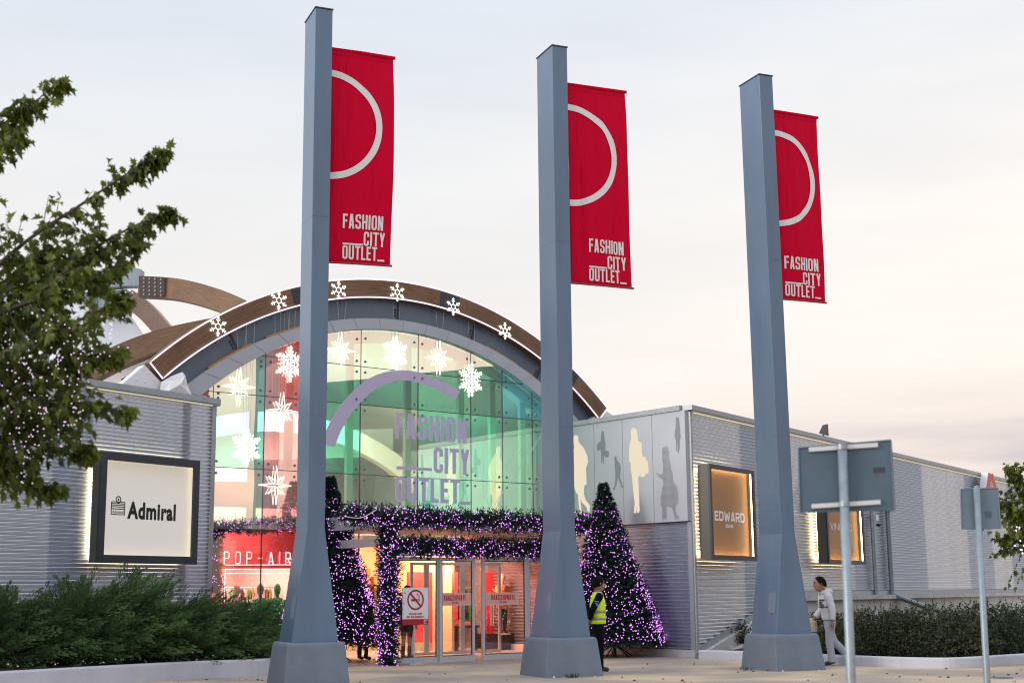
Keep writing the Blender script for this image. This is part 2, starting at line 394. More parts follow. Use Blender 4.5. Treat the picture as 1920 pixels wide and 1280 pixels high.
def glyph(ch, w, t):
    l, r, B, T, m = t/2, w-t/2, t/2, 1-t/2, w/2
    k = .34*w; o = []
    A = lambda pts, rad=0, closed=False: o.extend(stroke(rp(pts, rad, closed) if rad else pts, t, closed))
    if ch in 'OΟ': A([(l, B), (r, B), (r, T), (l, T)], k, True)
    elif ch == 'Θ': A([(l, B), (r, B), (r, T), (l, T)], k, True); A([(l+t*.5, .5), (r-t*.5, .5)])
    elif ch == 'D': o.extend(stroke(rp([(l, B), (r, B), (r, T), (l, T)], [0, k, k, 0], True), t, True))
    elif ch == 'C': A([(r, .36), (r, B), (l, B), (l, T), (r, T), (r, .64)], k)
    elif ch == 'S': A([(l, .30), (l, B), (r, B), (r, .46), (l, .54), (l, T), (r, T), (r, .70)], k*.9)
    elif ch == 'U': A([(l, 1), (l, B), (r, B), (r, 1)], k)
    elif ch == 'J': A([(r, 1), (r, B), (l, B), (l, .3)], k)
    elif ch in 'IΙ': return stroke([(t/2, 0), (t/2, 1)], t), t
    elif ch in 'HΗ': A([(l, 0), (l, 1)]); A([(r, 0), (r, 1)]); A([(l+t/2, .5), (r-t/2, .5)])
    elif ch in 'FEΕ':
        A([(l, 0), (l, 1)]); A([(l+t/2, T), (w, T)]); A([(l+t/2, .52), (w*.9, .52)])
        if ch != 'F': A([(l+t/2, B), (w, B)])
    elif ch == 'L': A([(l, 0), (l, 1)]); A([(l+t/2, B), (w, B)])
    elif ch in 'TΤ': A([(0, T), (w, T)]); A([(m, 0), (m, 1-t)])
    elif ch in 'AΑΛΔ':
        q = t*.52
        A([(q, 0), (m-t*.15, 1)]); A([(w-q, 0), (m+t*.15, 1)])
        if ch in 'AΑ': A([(w*.28, .25), (w*.72, .25)])
        if ch == 'Δ': A([(t, B), (w-t, B)])
    elif ch == 'V': A([(t/2, 1), (m, 0)]); A([(w-t/2, 1), (m, 0)])
    elif ch == 'N' or ch == 'Ν': A([(l, 0), (l, 1)]); A([(r, 0), (r, 1)]); A([(l+t*.1, 1), (r-t*.1, 0)])
    elif ch in 'MΜ': A([(l, 0), (l, 1)]); A([(r, 0), (r, 1)]); A([(l+t*.1, 1), (m, .25)]); A([(r-t*.1, 1), (m, .25)])
    elif ch == 'W': A([(t/2, 1), (w*.28, 0)]); A([(w*.28, 0), (m, .8)]); A([(m, .8), (w*.72, 0)]); A([(w*.72, 0), (w-t/2, 1)])
    elif ch in 'KΚ': A([(l, 0), (l, 1)]); A([(l+t*.4, .42), (w-t*.4, 1)]); A([(l+t*.9, .55), (w-t*.4, 0)])
    elif ch in 'YΥ': A([(t*.5, 1), (m, .42)]); A([(w-t*.5, 1), (m, .42)]); A([(m, .45), (m, 0)])
    elif ch in 'XΧ': A([(t*.5, 1), (w-t*.5, 0)]); A([(w-t*.5, 1), (t*.5, 0)])
    elif ch in 'PΡ': A([(l, 0), (l, 1)]); A([(l, T), (r, T), (r, .45), (l, .45)], [0, k, k, 0])
    elif ch == 'R': A([(l, 0), (l, 1)]); A([(l, T), (r, T), (r, .47), (l, .47)], [0, k, k, 0]); A([(m, .47), (r, 0)])
    elif ch == 'Π': A([(l, 0), (l, 1)]); A([(r, 0), (r, 1)]); A([(l+t/2, T), (r-t/2, T)])
    elif ch == 'Σ': A([(w, T), (t*.5, T), (m, .5), (t*.5, B), (w, B)])
    elif ch in 'ZΖ': A([(0, T), (w-t*.4, T), (t*.4, B), (w, B)])
    elif ch == 'Ω': A([(0, B), (w*.36, B), (l, .42), (l, T), (r, T), (r, .42), (w*.64, B), (w, B)], [0, 0, 0, k, k, 0, 0, 0])
    elif ch == '_': o.append([np.array(p) for p in ((0, 0), (w, 0), (w, t*.8), (0, t*.8))])
    elif ch == '-': A([(w*.1, .48), (w*.9, .48)])
    return o, w
def letters(text, h, w=.42, t=.15, gap=.075, x0=0.0, y0=0.0, width=None):
    """Polygons (2D) of a line of capitals of height h starting at x0, y0; width squeezes it to fit."""
    polys = []; x = 0.0
    for ch in text:
        if ch == ' ': x += w*.7; continue
        g, gw = glyph(ch, w*(1.35 if ch in 'MWΩΜ' else .85 if ch in 'FLEΕJ' else 1), t)
        polys += [[(p[0]+x, p[1]) for p in q] for q in g]; x += gw+gap
    x -= gap
    sx = (width/(x*h)) if width else 1.0
    return [[(x0+a*h*sx, y0+b*h) for a, b in q] for q in polys]
def put_letters(mb, polys, place, base=.004, step=.00012, m=0):
    for i, q in enumerate(polys):
        h = base + (i % 9)*step
        mb.add([place(x, y, h) for x, y in q], [tuple(range(len(q)))], m)

# ------------------------------------------------------------------ blades (needles, leaves)
def unit(a): return a/(np.linalg.norm(a, axis=-1, keepdims=True)+1e-9)
def blades(P, D, L, W, tone, extra=None):
    """Diamond blades: base P, direction D, length L, width W (arrays)."""
    n = len(P); rnd = unit(RNG.normal(size=(n, 3))); sd_ = unit(np.cross(D, rnd)); L = np.broadcast_to(L, n)[:, None]; W = np.broadcast_to(W, n)[:, None]
    V = np.stack([P, P+D*L*.45+sd_*W*.5, P+D*L, P+D*L*.45-sd_*W*.5], 1).reshape(-1, 3)
    return V, np.arange(4*n).reshape(n, 4), np.repeat(tone, 4)
def mesh_np(name, V, Fc, tone, m, parent, extra=None):
    root = parent
    loc = np.array(root.location) if root is not None else 0
    me = bpy.data.meshes.new(name); V = V-loc
    k = Fc.shape[1]
    me.vertices.add(len(V)); me.vertices.foreach_set('co', V.astype(np.float32).ravel())
    me.loops.add(Fc.size); me.loops.foreach_set('vertex_index', Fc.astype(np.int32).ravel())
    me.polygons.add(len(Fc)); me.polygons.foreach_set('loop_start', np.arange(0, Fc.size, k, dtype=np.int32)); me.polygons.foreach_set('loop_total', np.full(len(Fc), k, np.int32))
    a = me.attributes.new('tone', 'FLOAT', 'POINT'); a.data.foreach_set('value', tone.astype(np.float32))
    me.materials.append(m); me.update(calc_edges=True); me.validate()
    o = bpy.data.objects.new(name, me); COL.objects.link(o); o.parent = parent
    return o
_OCT = np.array([(1, 0, 0), (-1, 0, 0), (0, 1, 0), (0, -1, 0), (0, 0, 1), (0, 0, -1)], float)
_OCF = np.array([(0, 2, 4), (2, 1, 4), (1, 3, 4), (3, 0, 4), (2, 0, 5), (1, 2, 5), (3, 1, 5), (0, 3, 5)])
def bulbs(name, P, r, m, parent):
    r = np.broadcast_to(r, len(P))
    V = (P[:, None, :]+_OCT[None]*r[:, None, None]).reshape(-1, 3)
    Fc = (_OCF[None]+6*np.arange(len(P))[:, None, None]).reshape(-1, 3)
    o = mesh_np(name, V, Fc, np.zeros(len(V)), m, parent); o['kind'] = 'stuff'
    return o
# ================================================================== SETTING
def ground_sheet():
    mb = MB(); n = 24
    xs = np.concatenate([np.linspace(-400, -20, 8), np.linspace(-16, 16, 17), np.linspace(20, 400, 8)])
    ys = np.concatenate([np.linspace(-300, -4, 8), np.linspace(0, 48, 25), np.linspace(60, 600, 8)])
    V = [(x, y, 0.0) for y in ys for x in xs]; k = len(xs)
    mb.add(V, [(j*k+i, j*k+i+1, (j+1)*k+i+1, (j+1)*k+i) for j in range(len(ys)-1) for i in range(k-1)])
    struct('pavement', mb, M_pave)
ground_sheet()
def kerb(name, pts, h, t, mt):
    """A cast kerb along pts (front foot line), leaning a little, with a rounded top arris."""
    P = [np.array(p[:2]) for p in pts]; n = len(P); nr = []
    for i in range(n):
        d = P[min(i+1, n-1)]-P[max(i-1, 0)]; d /= np.linalg.norm(d); nr.append(np.array([-d[1], d[0]]))
    prof = [(0, 0), (.0, h-.03), (.012, h-.008), (.035, h), (t-.03, h), (t, h-.03), (t, -.02)]
    mb = MB(); V = [(p[0]+q[0]*a, p[1]+q[1]*a, z) for p, q in zip(P, nr) for a, z in prof]; k = len(prof)
    mb.add(V, [(i*k+j, (i+1)*k+j, (i+1)*k+j+1, i*k+j+1) for i in range(n-1) for j in range(k-1)] + [tuple(range(k)), tuple((n-1)*k+j for j in range(k-1, -1, -1))])
    return struct(name, mb, mt)
def densify(pts, n=6):
    P = [np.array(p[:2]) for p in pts]; o = []
    for i in range(len(P)-1):
        for k in range(n):
            s_ = k/n; a, b, c, d = P[max(i-1, 0)], P[i], P[i+1], P[min(i+2, len(P)-1)]
            o.append(.5*((2*b)+(c-a)*s_+(2*a-5*b+4*c-d)*s_**2+(3*b-a-3*c+d)*s_**3))
    return o+[P[-1]]
kl = [gnd(-420, 1322), gnd(0, 1296), gnd(230, 1280.5), gnd(380, 1271.5), gnd(498, 1266.5), gnd(560, 1258)]
KL = densify(kl); kerb('kerb_left', KL, .32, .22, M_white)
kr = [gnd(1310, 1234.5), gnd(1393, 1237.5), gnd(1605, 1247.5), gnd(1740, 1252), gnd(1817, 1251), gnd(1920, 1244), gnd(2080, 1232)]
KR = densify(kr); kerb('kerb_right', KR, .20, .2, M_white)
def soil(name, front, back, z, hump):
    mb = MB(); n = len(front); V = []; k = 7
    for i in range(n):
        a = np.array(front[i][:2]); b = np.array(back[i][:2])
        for j in range(k):
            s_ = j/(k-1); p = a+(b-a)*s_
            V.append((p[0], p[1], z + hump*math.sin(math.pi*min(1, s_*.6)) + RNG.normal()*.012))
    mb.add(V, [(i*k+j, (i+1)*k+j, (i+1)*k+j+1, i*k+j+1) for i in range(n-1) for j in range(k-1)])
    struct(name, mb, M_soil)
fl = [p+np.array([0, .15]) for p in KL]
soil('planting_bed_left', fl, [LW(-16+i*(17)/(len(fl)-1), .02, 0) for i in range(len(fl))], .24, .12)
fr_ = [p+np.array([-.05, .12]) for p in KR]
soil('planting_bed_right', fr_, [RF(.3+i*24/(len(fr_)-1), .02, 0) for i in range(len(fr_))], .09, .05)

# ------------------------------------------------------------------ corrugated sheet
def corrugated(mb, fr, u0, u1, z0, z1, w, sheets, pitch=.085, amp=.028, ucut=None):
    """Horizontal corrugation; sheets = u positions where one sheet overlaps the next (alternating material)."""
    n = max(2, int(round((z1-z0)/pitch))*8); edges = [u0]+[s_ for s_ in sheets if u0 < s_ < u1]+[u1]
    for q in range(len(edges)-1):
        V = []; off = .003*(q % 2)
        for i in range(n+1):
            z = z0+(z1-z0)*i/n; ww = w+off+amp*math.sin(2*math.pi*i/8)
            ub = edges[q+1] if ucut is None else min(edges[q+1], max(edges[q], ucut(z)))
            V += [fr(edges[q], ww, z), fr(ub, ww, z)]
        mb.add(V, [(2*i, 2*i+1, 2*i+3, 2*i+2) for i in range(n)], q % 2)

# ================================================================== LEFT SHOP BUILDING
ZR = 5.95
lw = thing('corrugated_shop', 'low corrugated metal shop building at left carrying the square lit white sign', 'building', LW(-5, 0, 0))
mb = MB(); mb.box(LW, -22, -.02, -9, -.06, 0, ZR-.1); obj('core_wall', mb, M_trim, lw)
mb = MB(); corrugated(mb, LW, -22, -.13, .05, ZR-.16, 0, [-18, -14, -11.2, LW.px(92, 1000)[0], LW.px(165, 1000)[0], LW.px(357, 800)[0], -1.0][0:])
obj('corrugated_wall', mb, [M_sheet, M_sheet2], lw, smooth=True)
mb = MB(); mb.box(LW, -.13, 0.0, -.05, .035, 0, ZR-.17); obj('corner_trim', mb, M_trim, lw)
mb = MB(); mb.box(LW, -22, .06, -.2, .10, ZR-.13, ZR); mb.box(LW, -22, .06, -.2, .085, ZR-.165, ZR-.133); obj('roof_trim', mb, M_trim, lw)
mb = MB(); mb.box(LW, -22, -.15, .03, .06, ZR-.180, ZR-.168); obj('light_strip', mb, E_led3, lw)

# ================================================================== RIGHT SHOP BUILDING
rb = thing('corrugated_hall_wing', 'long corrugated grey metal building at right with printed silhouette panels on its end', 'building', RF(0, 0, 0))
ZB = RF.px(1530, 1107)[1]                  # bottom of the cladding
cornerIn = RF(.05, -.08, 0)
mb = MB()
pp = [PW(-.05, -.06, 0), RF(.08, -.06, 0), RF(60, -.06, 0), RF(60, -20, 0), PW(-14, -.06, 0)]
pp = [tuple(p[:2]) for p in pp]
mb.add([(x, y, 0) for x, y in pp]+[(x, y, ZR-.1) for x, y in pp], [(4, 3, 2, 1, 0), (5, 6, 7, 8, 9)]+[(i, (i+1) % 5, 5+(i+1) % 5, 5+i) for i in range(5)])
obj('core_wall', mb, M_trim, rb)
ud, zd = RF.px(1412, 1149)
slope = (zd-.20)/ud
udz = (ZB-.20)/slope
mb = MB()
sh = [RF.px(x, 1000)[0] for x in (1395, 1470, 1600, 1735, 1815, 1860, 1895)]
corrugated(mb, RF, .10, 60, ZB, ZR-.16, 0, sh)
corrugated(mb, RF, .10, 60, ZB-int((ZB-.2)/.085)*.085, ZB, 0, sh[:1], ucut=lambda z: max(.1, (z-.2)/slope))
obj('corrugated_wall', mb, [M_sheet2, M_sheet], rb, smooth=True)
# sloped bottom trim and plinth
mb = MB()
def sl(u, w, dz): return RF(u, w, .2+slope*u+dz)
mb.hexa([sl(.02, .05, -.13), sl(udz, .05, -.13), sl(udz, -.03, -.13), sl(.02, -.03, -.13), sl(.02, .05, .02), sl(udz, .05, .02), sl(udz, -.03, .02), sl(.02, -.03, .02)])
mb.box(RF, udz, 60, -.03, .05, ZB-.13, ZB)
obj('base_trim', mb, M_trim, rb)
mb = MB()
mb.hexa([RF(.1, .16, 0), RF(udz-.1, .16, 0), RF(udz-.1, -.03, 0), RF(.1, -.03, 0), sl(.1, .16, -.135), sl(udz-.1, .16, -.135), sl(udz-.1, -.03, -.135), sl(.1, -.03, -.135)])
mb.box(RF, udz-.1, 60, -.03, .13, 0, ZB-.26); mb.box(RF, udz-.1, 60, -.03, .24, ZB-.26, ZB-.132)
mb.hexa([sl(.25, .34, -.58), sl(udz+.4, .34, -.58), sl(udz+.4, .165, -.58), sl(.25, .165, -.58), sl(.25, .34, -.42), sl(udz+.4, .34, -.42), sl(udz+.4, .165, -.42), sl(.25, .165, -.42)])
obj('plinth', mb, M_plinth, rb)
mb = MB(); mb.box(RF, -.02, 60, -.2, .10, ZR-.12, ZR); mb.box(RF, .1, 60, -.2, .085, ZR-.16, ZR-.123)
mb.box(PW, -7, -.16, -.2, .16, ZR-.12, ZR); obj('roof_trim', mb, M_trim, rb)
mb = MB(); mb.box(RF, .15, 46, .03, .06, ZR-.180, ZR-.168); obj('light_strip', mb, E_led3, rb)
# end wall: corrugated below, flat panels above
ZP = PW.px(1298, 975, .12)[1]
mb = MB(); corrugated(mb, PW, -8, -.14, .18, ZP-.02, -.02, [], pitch=.085); obj('corrugated_end_wall', mb, [M_sheet, M_sheet2], rb, smooth=True)
mb = MB(); mb.box(PW, -.14, 0, -.04, .03, .17, ZP-.01); mb.box(RF, .0, .10, -.05, .035, .17, ZR-.165); obj('corner_trim', mb, M_trim, rb)
mb = MB(); mb.box(PW, -8, .03, -.06, .10, 0, .165); obj('end_plinth', mb, M_plinth, rb)
edges = [-6.5]+[PW.px(x, 850, .12)[0] for x in (1114, 1167.5, 1223.5)]+[-.02]
for a, b_ in zip(edges[:-1], edges[1:]):
    mb = MB(); mb.box(PW, a+.006, b_-.006, -.05, .12, ZP, ZR-.125); obj('facade_panel', mb, M_panel, rb)
SIL = {
 'lit': [[(97,178),(105,185),(106,205),(112,215),(130,235),(147,275),(148,300),(140,325),(142,395),(132,405),(130,440),(140,470),(157,490),(155,520),(147,525),(143,500),(120,475),(115,460),(118,500),(122,530),(130,550),(125,558),(110,560),(108,555),(112,530),(108,490),(103,440),(95,435),(85,400),(78,330),(78,260),(88,232),(85,215),(83,190),(88,180)],
  [(352,145),(364,152),(370,180),(372,205),(388,215),(388,250),(392,275),(405,275),(408,292),(415,295),(419,345),(404,352),(402,362),(382,365),(380,345),(378,360),(372,365),(374,420),(376,460),(378,515),(372,525),(366,522),(366,480),(364,515),(360,527),(352,522),(356,480),(350,430),(344,360),(338,330),(338,300),(331,295),(332,225),(340,195),(338,165),(343,150)]],
 'grey': [[(213,158),(219,165),(220,185),(224,205),(226,225),(225,245),(240,250),(243,265),(238,277),(225,277),(220,268),(219,300),(221,305),(214,305),(213,270),(210,300),(206,305),(207,270),(204,240),(195,250),(187,240),(188,222),(196,212),(205,205),(207,180),(208,163)],
  [(268,272),(275,275),(277,290),(288,300),(294,320),(292,350),(290,365),(298,390),(304,405),(303,414),(297,412),(294,400),(284,375),(280,370),(275,400),(268,415),(268,422),(259,420),(266,405),(270,375),(270,335),(266,310),(268,295),(264,282)],
  [(543,98),(552,103),(554,120),(557,150),(560,190),(556,205),(556,235),(552,257),(547,257),(547,210),(544,235),(546,250),(541,250),(539,205),(533,180),(537,150),(539,120),(539,102)]],
 'dots': [[(478,240),(488,229),(503,230),(508,245),(510,285),(515,300),(520,335),(528,350),(528,380),(545,410),(552,440),(552,480),(536,495),(540,525),(556,545),(552,552),(535,550),(520,500),(500,495),(497,550),(478,556),(476,545),(480,500),(468,485),(470,460),(482,400),(480,375),(462,365),(450,350),(455,343),(470,355),(482,345),(482,310),(478,290)]]}
E_sil = emat('backlit_cream', (1.0, .88, .66), .85)
M_silgrey = mat('printed_grey', (.21, .235, .29), .6)
M_sildark = mat('punched_dark', (.05, .055, .075), .7)
def inside(p, q):
    x, y = p; c = False; n = len(q)
    for i in range(n):
        (x1, y1), (x2, y2) = q[i], q[i-1]
        if (y1 > y) != (y2 > y) and x < (x2-x1)*(y-y1)/(y2-y1)+x1: c = not c
    return c
def sil_uv(p): return PW.px(1040+p[0]/2.37, 740+p[1]/2.37, .12)
for kind, m_ in (('lit', E_sil), ('grey', M_silgrey)):
    for q in SIL[kind]:
        uv = [sil_uv(p) for p in q]; mb = MB()
        mb.poly(uv, lambda x, y, h: PW(x, .1235+h, y))
        obj('silhouette', mb, m_, rb)
mb = MB(); q = SIL['dots'][0]
for i in range(448, 560, 4):
    for j in range(226, 560, 4):
        if inside((i, j), q):
            u, z = sil_uv((i, j)); mb.quad(PW(u-.007, .1235, z-.007), PW(u+.007, .1235, z-.007), PW(u+.007, .1235, z+.007), PW(u-.007, .1235, z+.007))
obj('silhouette', mb, M_sildark, rb)
# downpipes, junction boxes
for px_, r_ in ((1638, .06), (1668, .075)):
    u, _ = RF.px(px_, 1040, .1); mb = MB()
    zt = RF.px(px_, 958, .1)[1]; mb.tube([RF(u, .11, ZB-.12), RF(u, .11, zt)], r_, 10)
    if px_ == 1668:
        mb.tube([RF(u, .11, ZB-.10), RF(u+.12, .3, ZB-.22), RF(u+.9, .55, ZB-.42), RF(u+1.7, .75, ZB-.6)], .085, 10)
        mb.box(RF, u-.12, u+.12, .05, .25, zt-.02, zt+.1)
    obj('downpipe', mb, M_steel, rb, smooth=False)
u, z = RF.px(1642, 972, .1); al = thing('alarm_box', 'small pale alarm box with a dark camera on the corrugated wall between the downpipes', 'alarm', RF(u, .03, z-.15))
mb = MB(); mb.box(RF, u-.10, u+.12, .03, .15, z-.06, z+.12); obj('housing', mb, M_signwhite, al)
mb = MB(); mb.lathe([(.02, 0), (.07, .02), (.075, .07), (.03, .1)], RF(u+.05, .16, z-.24), 10); obj('lens_dome', mb, M_black, al)
# roof spotlight
u, z = RF.px(1547, 818, -.05); sp = thing('spotlight', 'small grey floodlight standing on the roof edge of the right building', 'spotlight', RF(u, -.1, ZR))
mb = MB(); mb.tube([RF(u, -.1, ZR), RF(u, -.1, z+.1)], .03, 8); obj('bracket', mb, M_dark, sp)
mb = MB(); mb.hexa([RF(u-.1, .02, z+.02), RF(u+.12, .02, z+.02), RF(u+.12, -.2, z+.1), RF(u-.1, -.2, z+.1), RF(u-.02, .0, z+.34), RF(u+.16, .0, z+.38), RF(u+.16, -.1, z+.38), RF(u-.02, -.1, z+.34)]); obj('lamp_head', mb, M_dark, sp)

# ------------------------------------------------------------------ box signs
def blender_text(txt, size, offset=0.0, sx=1.0):
    cu = bpy.data.curves.new('lettering', 'FONT'); cu.body = txt; cu.size = size; cu.offset = offset; cu.fill_mode = 'FRONT'; cu.resolution_u = 4; cu.space_character = 1.10
    o = bpy.data.objects.new('lettering', cu); COL.objects.link(o)
    dg = bpy.context.evaluated_depsgraph_get(); me = o.evaluated_get(dg).to_mesh()
    v = [(p.co.x*sx, p.co.y) for p in me.vertices]; f = [tuple(p.vertices) for p in me.polygons]
    o.evaluated_get(dg).to_mesh_clear(); bpy.data.objects.remove(o); bpy.data.curves.remove(cu)
    return v, f
def box_sign(name, label, fr, u0, u1, z0, z1, t, wout, panel_m, inset=.2, inner=None):
    s_ = thing(name, label, 'shop sign', fr((u0+u1)/2, .02, z0))
    mb = MB(); mb.frame(fr, u0, u1, z0, z1, t, wout-.05, wout); obj('frame', mb, M_frame, s_)
    mb = MB(); mb.frame(fr, u0+.01, u1-.01, z0+.01, z1-.01, .03, .10, wout-.05); obj('side_return', mb, M_return, s_)
    mb = MB(); mb.box(fr, u0+.04, u1-.04, .105, wout-inset, z0+.04, z1-.04); obj('face_panel', mb, panel_m, s_)
    mb = MB(); mb.frame(fr, u0+.12, u1-.12, z0+.12, z1-.12, .03, .05, .078); obj('rear_light_strip', mb, E_led, s_)
    mb = MB(); mb.frame(fr, u0+.045, u1-.045, z0+.045, z1-.045, .02, wout-.10, wout-.075); obj('inner_light_strip', mb, inner or E_led2, s_)
    return s_
WS = .36
a = LW.px(190, 845, WS); b_ = LW.px(375, 863.5, WS); c_ = LW.px(370, 1059, WS); d_ = LW.px(183, 1053, WS)
su0, su1, sz0, sz1 = (a[0]+d_[0])/2, (b_[0]+c_[0])/2, (c_[1]+d_[1])/2, (a[1]+b_[1])/2
E_face = mat('lit_white_face', (.80, .79, .76), .5, emit=((1.0, .93, .82), .22))
sg = box_sign('box_sign', 'square lit white sign in a dark frame reading Admiral with a striped shield', LW, su0, su1, sz0, sz1, .165, WS, E_face, inset=.18)
wf = WS-.18
v, f = blender_text('Admiral', 1.0, .042)
xs = [p[0] for p in v]; 
tu0, tz0 = LW.px(238, 971, wf); tu1, tz1 = LW.px(329, 971, wf)
hcap = LW.px(240, 940, wf)[1]-LW.px(240, 971, wf)[1]
ys = max(p[1] for p in v)
kx = (tu1-tu0)/(max(xs)-min(xs)); ky = hcap/ys
mb = MB(); mb.add([LW(tu0+(x-min(xs))*kx, wf+.004, LW.px(238, 970, wf)[1]+y*ky) for x, y in v], f); obj('lettering', mb, M_black, sg)
# shield emblem
e0, ez0 = LW.px(207.5, 964, wf); e1, ez1 = LW.px(234, 964, wf); et = LW.px(220, 939, wf)[1]
mb = MB(); wd = e1-e0; ht = et-ez0
def em(x0, x1, y0, y1, h=.004): mb.box(LW, e0+wd*x0, e0+wd*x1, wf, wf+h, ez0+ht*y0, ez0+ht*y1)
em(0, 1, .0, .06); em(0, .05, .06, .94); em(.95, 1, .06, .94); em(.05, .95, .40, .47)
for k in range(4): em(.05, .95, .56+.12*k, .62+.12*k)
cx_, cz_ = e0+wd*.5, ez0+ht*1.12
for k in range(20):
    a0, a1 = 2*math.pi*k/20, 2*math.pi*(k+1)/20
    mb.quad(*[LW(cx_+rr*math.cos(aa), wf+.0045, cz_+rr*math.sin(aa)) for rr, aa in ((wd*.20, a0), (wd*.20, a1), (wd*.135, a1), (wd*.135, a0))])
    mb.add([LW(cx_, wf+.005, cz_), LW(cx_+wd*.06*math.cos(a0), wf+.005, cz_+wd*.06*math.sin(a0)), LW(cx_+wd*.06*math.cos(a1), wf+.005, cz_+wd*.06*math.sin(a1))], [(0, 1, 2)])
v2, f2 = blender_text('Admiral', 1.0, .02); x2 = max(p[0] for p in v2)
mb.add([LW(e0+wd*.1+x*wd*.8/x2, wf+.0055, ez0+ht*.12+y*ht*.22/ys) for x, y in v2], f2)
obj('emblem', mb, M_black, sg)
# right-hand signs
WS2 = .42
a = RF.px(1329, 868, WS2); b_ = RF.px(1336.6, 1046, WS2); c_ = RF.px(1421, 1053, WS2)
ru0, ru1, rz0, rz1 = (a[0]+b_[0])/2, c_[0], (b_[1]+c_[1])/2, a[1]
E_or = mat('lit_amber_face', (.27, .135, .06), .5, emit=((.9, .36, .10), .04))
def spaced_sign(lines, s_, u_left, zc, wf_):
    for txt, h, zoff, width, u in lines:
        mb = MB(); put_letters(mb, letters(txt, h, w=.8, t=.20, gap=.10, x0=u_left+u, y0=zc+zoff, width=width), lambda x, y, hh: RF(x, wf_+hh, y)); obj('lettering', mb, M_signwhite, s_)
s1 = box_sign('box_sign', 'framed amber sign reading EDWARD JEANS nearest the corner of the right building', RF, ru0, ru1, rz0, rz1, .11, WS2, E_or, inset=.2, inner=E_led4)
wf2 = WS2-.2
u_a, z_a = RF.px(1340, 975, wf2); u_b, _ = RF.px(1396, 976, wf2)
spaced_sign([('EDWARD', .24, 0, u_b-u_a, 0), ('JEANS', .085, -.15, (u_b-u_a)*.27, (u_b-u_a)*.33)], s1, u_a, z_a, wf2)
a = RF.px(1555, 1061, WS2); c_ = RF.px(1625, 1067, WS2)
s2 = box_sign('box_sign', 'framed amber sign partly hidden behind the nearer traffic sign pole', RF, a[0], c_[0], rz0, rz1, .11, WS2, E_or, inset=.2, inner=E_led4)
u_a, z_a = RF.px(1561, 993, wf2); u_b, _ = RF.px(1600, 993, wf2)
mb = MB(); put_letters(mb, letters('VINCE C', .20, w=.62, t=.085, gap=.12, x0=u_a-.16, y0=z_a, width=(u_b-u_a)*1.0), lambda x, y, hh: RF(x, wf2+hh, y)); obj('lettering', mb, M_signwhite, s2)
# red roof letters at the far end
u, z = RF.px(1845, 905, .3); rl = thing('roof_letter', 'white edged red letter A standing at the far roof edge above the small sign plate', 'letter sign', RF(u, .3, z-.4))
M_letred = mat('letter_red', (.62, .10, .06), .5)
ua, za = RF.px(1840, 925, .3); ub, zb = RF.px(1863, 891, .3)
mb = MB()
for q in letters('A', zb-za, w=.9, t=.28, x0=ua, y0=za, width=ub-ua): mb.poly(q, lambda x, y, h: RF(x, .2+h, y), .25)
obj('letter_body', mb, M_signwhite, rl)
mb = MB()
put_letters(mb, letters('A', zb-za, w=.9, t=.22, x0=ua, y0=za, width=ub-ua), lambda x, y, h: RF(x, .452+h, y)); obj('letter_face', mb, M_letred, rl)
# ================================================================== GLASS HALL
hall = thing('entrance_hall', 'glass fronted hall with a round arched top and a timber arch over its entrance', 'building', GL(-3.6, 0, 0))
UC = -3.63
def arc(r, cz, a0, a1, n, cu=UC, w=0.0): return [(cu+r*math.cos(a0+(a1-a0)*i/n), cz+r*math.sin(a0+(a1-a0)*i/n)) for i in range(n+1)]
def ring(mb, ri, ro, ci, co, w0, w1, a0, a1, n=64, cui=UC, cuo=UC, m=0):
    """An arched band between two circles (centre heights ci, co), from w0 (back) to w1 (front)."""
    I = arc(ri, ci, a0, a1, n, cui); O = arc(ro, co, a0, a1, n, cuo); V = []
    for (iu, iz), (ou, oz) in zip(I, O): V += [GL(ou, w1, oz), GL(iu, w1, iz), GL(iu, w0, iz), GL(ou, w0, oz)]
    mb.add(V, [(i*4+j, i*4+(j+1) % 4, i*4+4+(j+1) % 4, i*4+4+j) for i in range(n) for j in range(4)]+[(3, 2, 1, 0), tuple(4*n+j for j in range(4))], m)
RG, CG = 8.33, -.18
UJ = [-9.7, GL.px(497, 740)[0], GL.px(563, 748)[0], GL.px(676, 757)[0], GL.px(784, 765)[0], GL.px(883, 774)[0], GL.px(942, 780)[0], GL.px(998, 784)[0], 3.0]
ZJ = [3.02, 4.42, 6.15, 7.11, 9.0]
UJ.insert(1, GL.px(400, 735)[0]); UJ[0] = -11.2
HZ = (.085, .115, .10)
PANES = [glass_mat('coated_pane', (.82, .62, .53), (.12, .74, .44), wave=.02, haze=HZ),
         glass_mat('coated_pane_greener', (.68, .60, .50), (.12, .82, .50), wave=.03, haze=HZ),
         glass_mat('coated_pane_cyan', (.34, .52, .56), (.10, .62, .68), wave=.02, haze=HZ),
         glass_mat('coated_pane_rosy', (.86, .60, .53), (.42, .62, .42), wave=.03, haze=HZ),
         glass_mat('coated_pane_red_reflection', (.72, .50, .44), (.62, .26, .24), wave=.02, haze=HZ),
         glass_mat('coated_pane_upper', (.69, .54, .49), (.06, .32, .21), wave=.02, haze=HZ),
         glass_mat('coated_pane_upper_green', (.66, .56, .49), (.08, .44, .28), wave=.03, haze=HZ)]
def pane_index(i, j):
    if i >= 7 and j >= 2: return 2
    if i == 2: return 4  # red banner's reflection put into the tint of this pane column
    if j == 0 and 3 <= i <= 4: return 3
    if j >= 2: return 5+(i+j) % 2
    if i < 2: return 6-(j == 0)*3
    return (0, 0, 3, 1, 0, 1, 0, 3, 0, 1)[(i*3+j*5) % 10]
mb = MB()
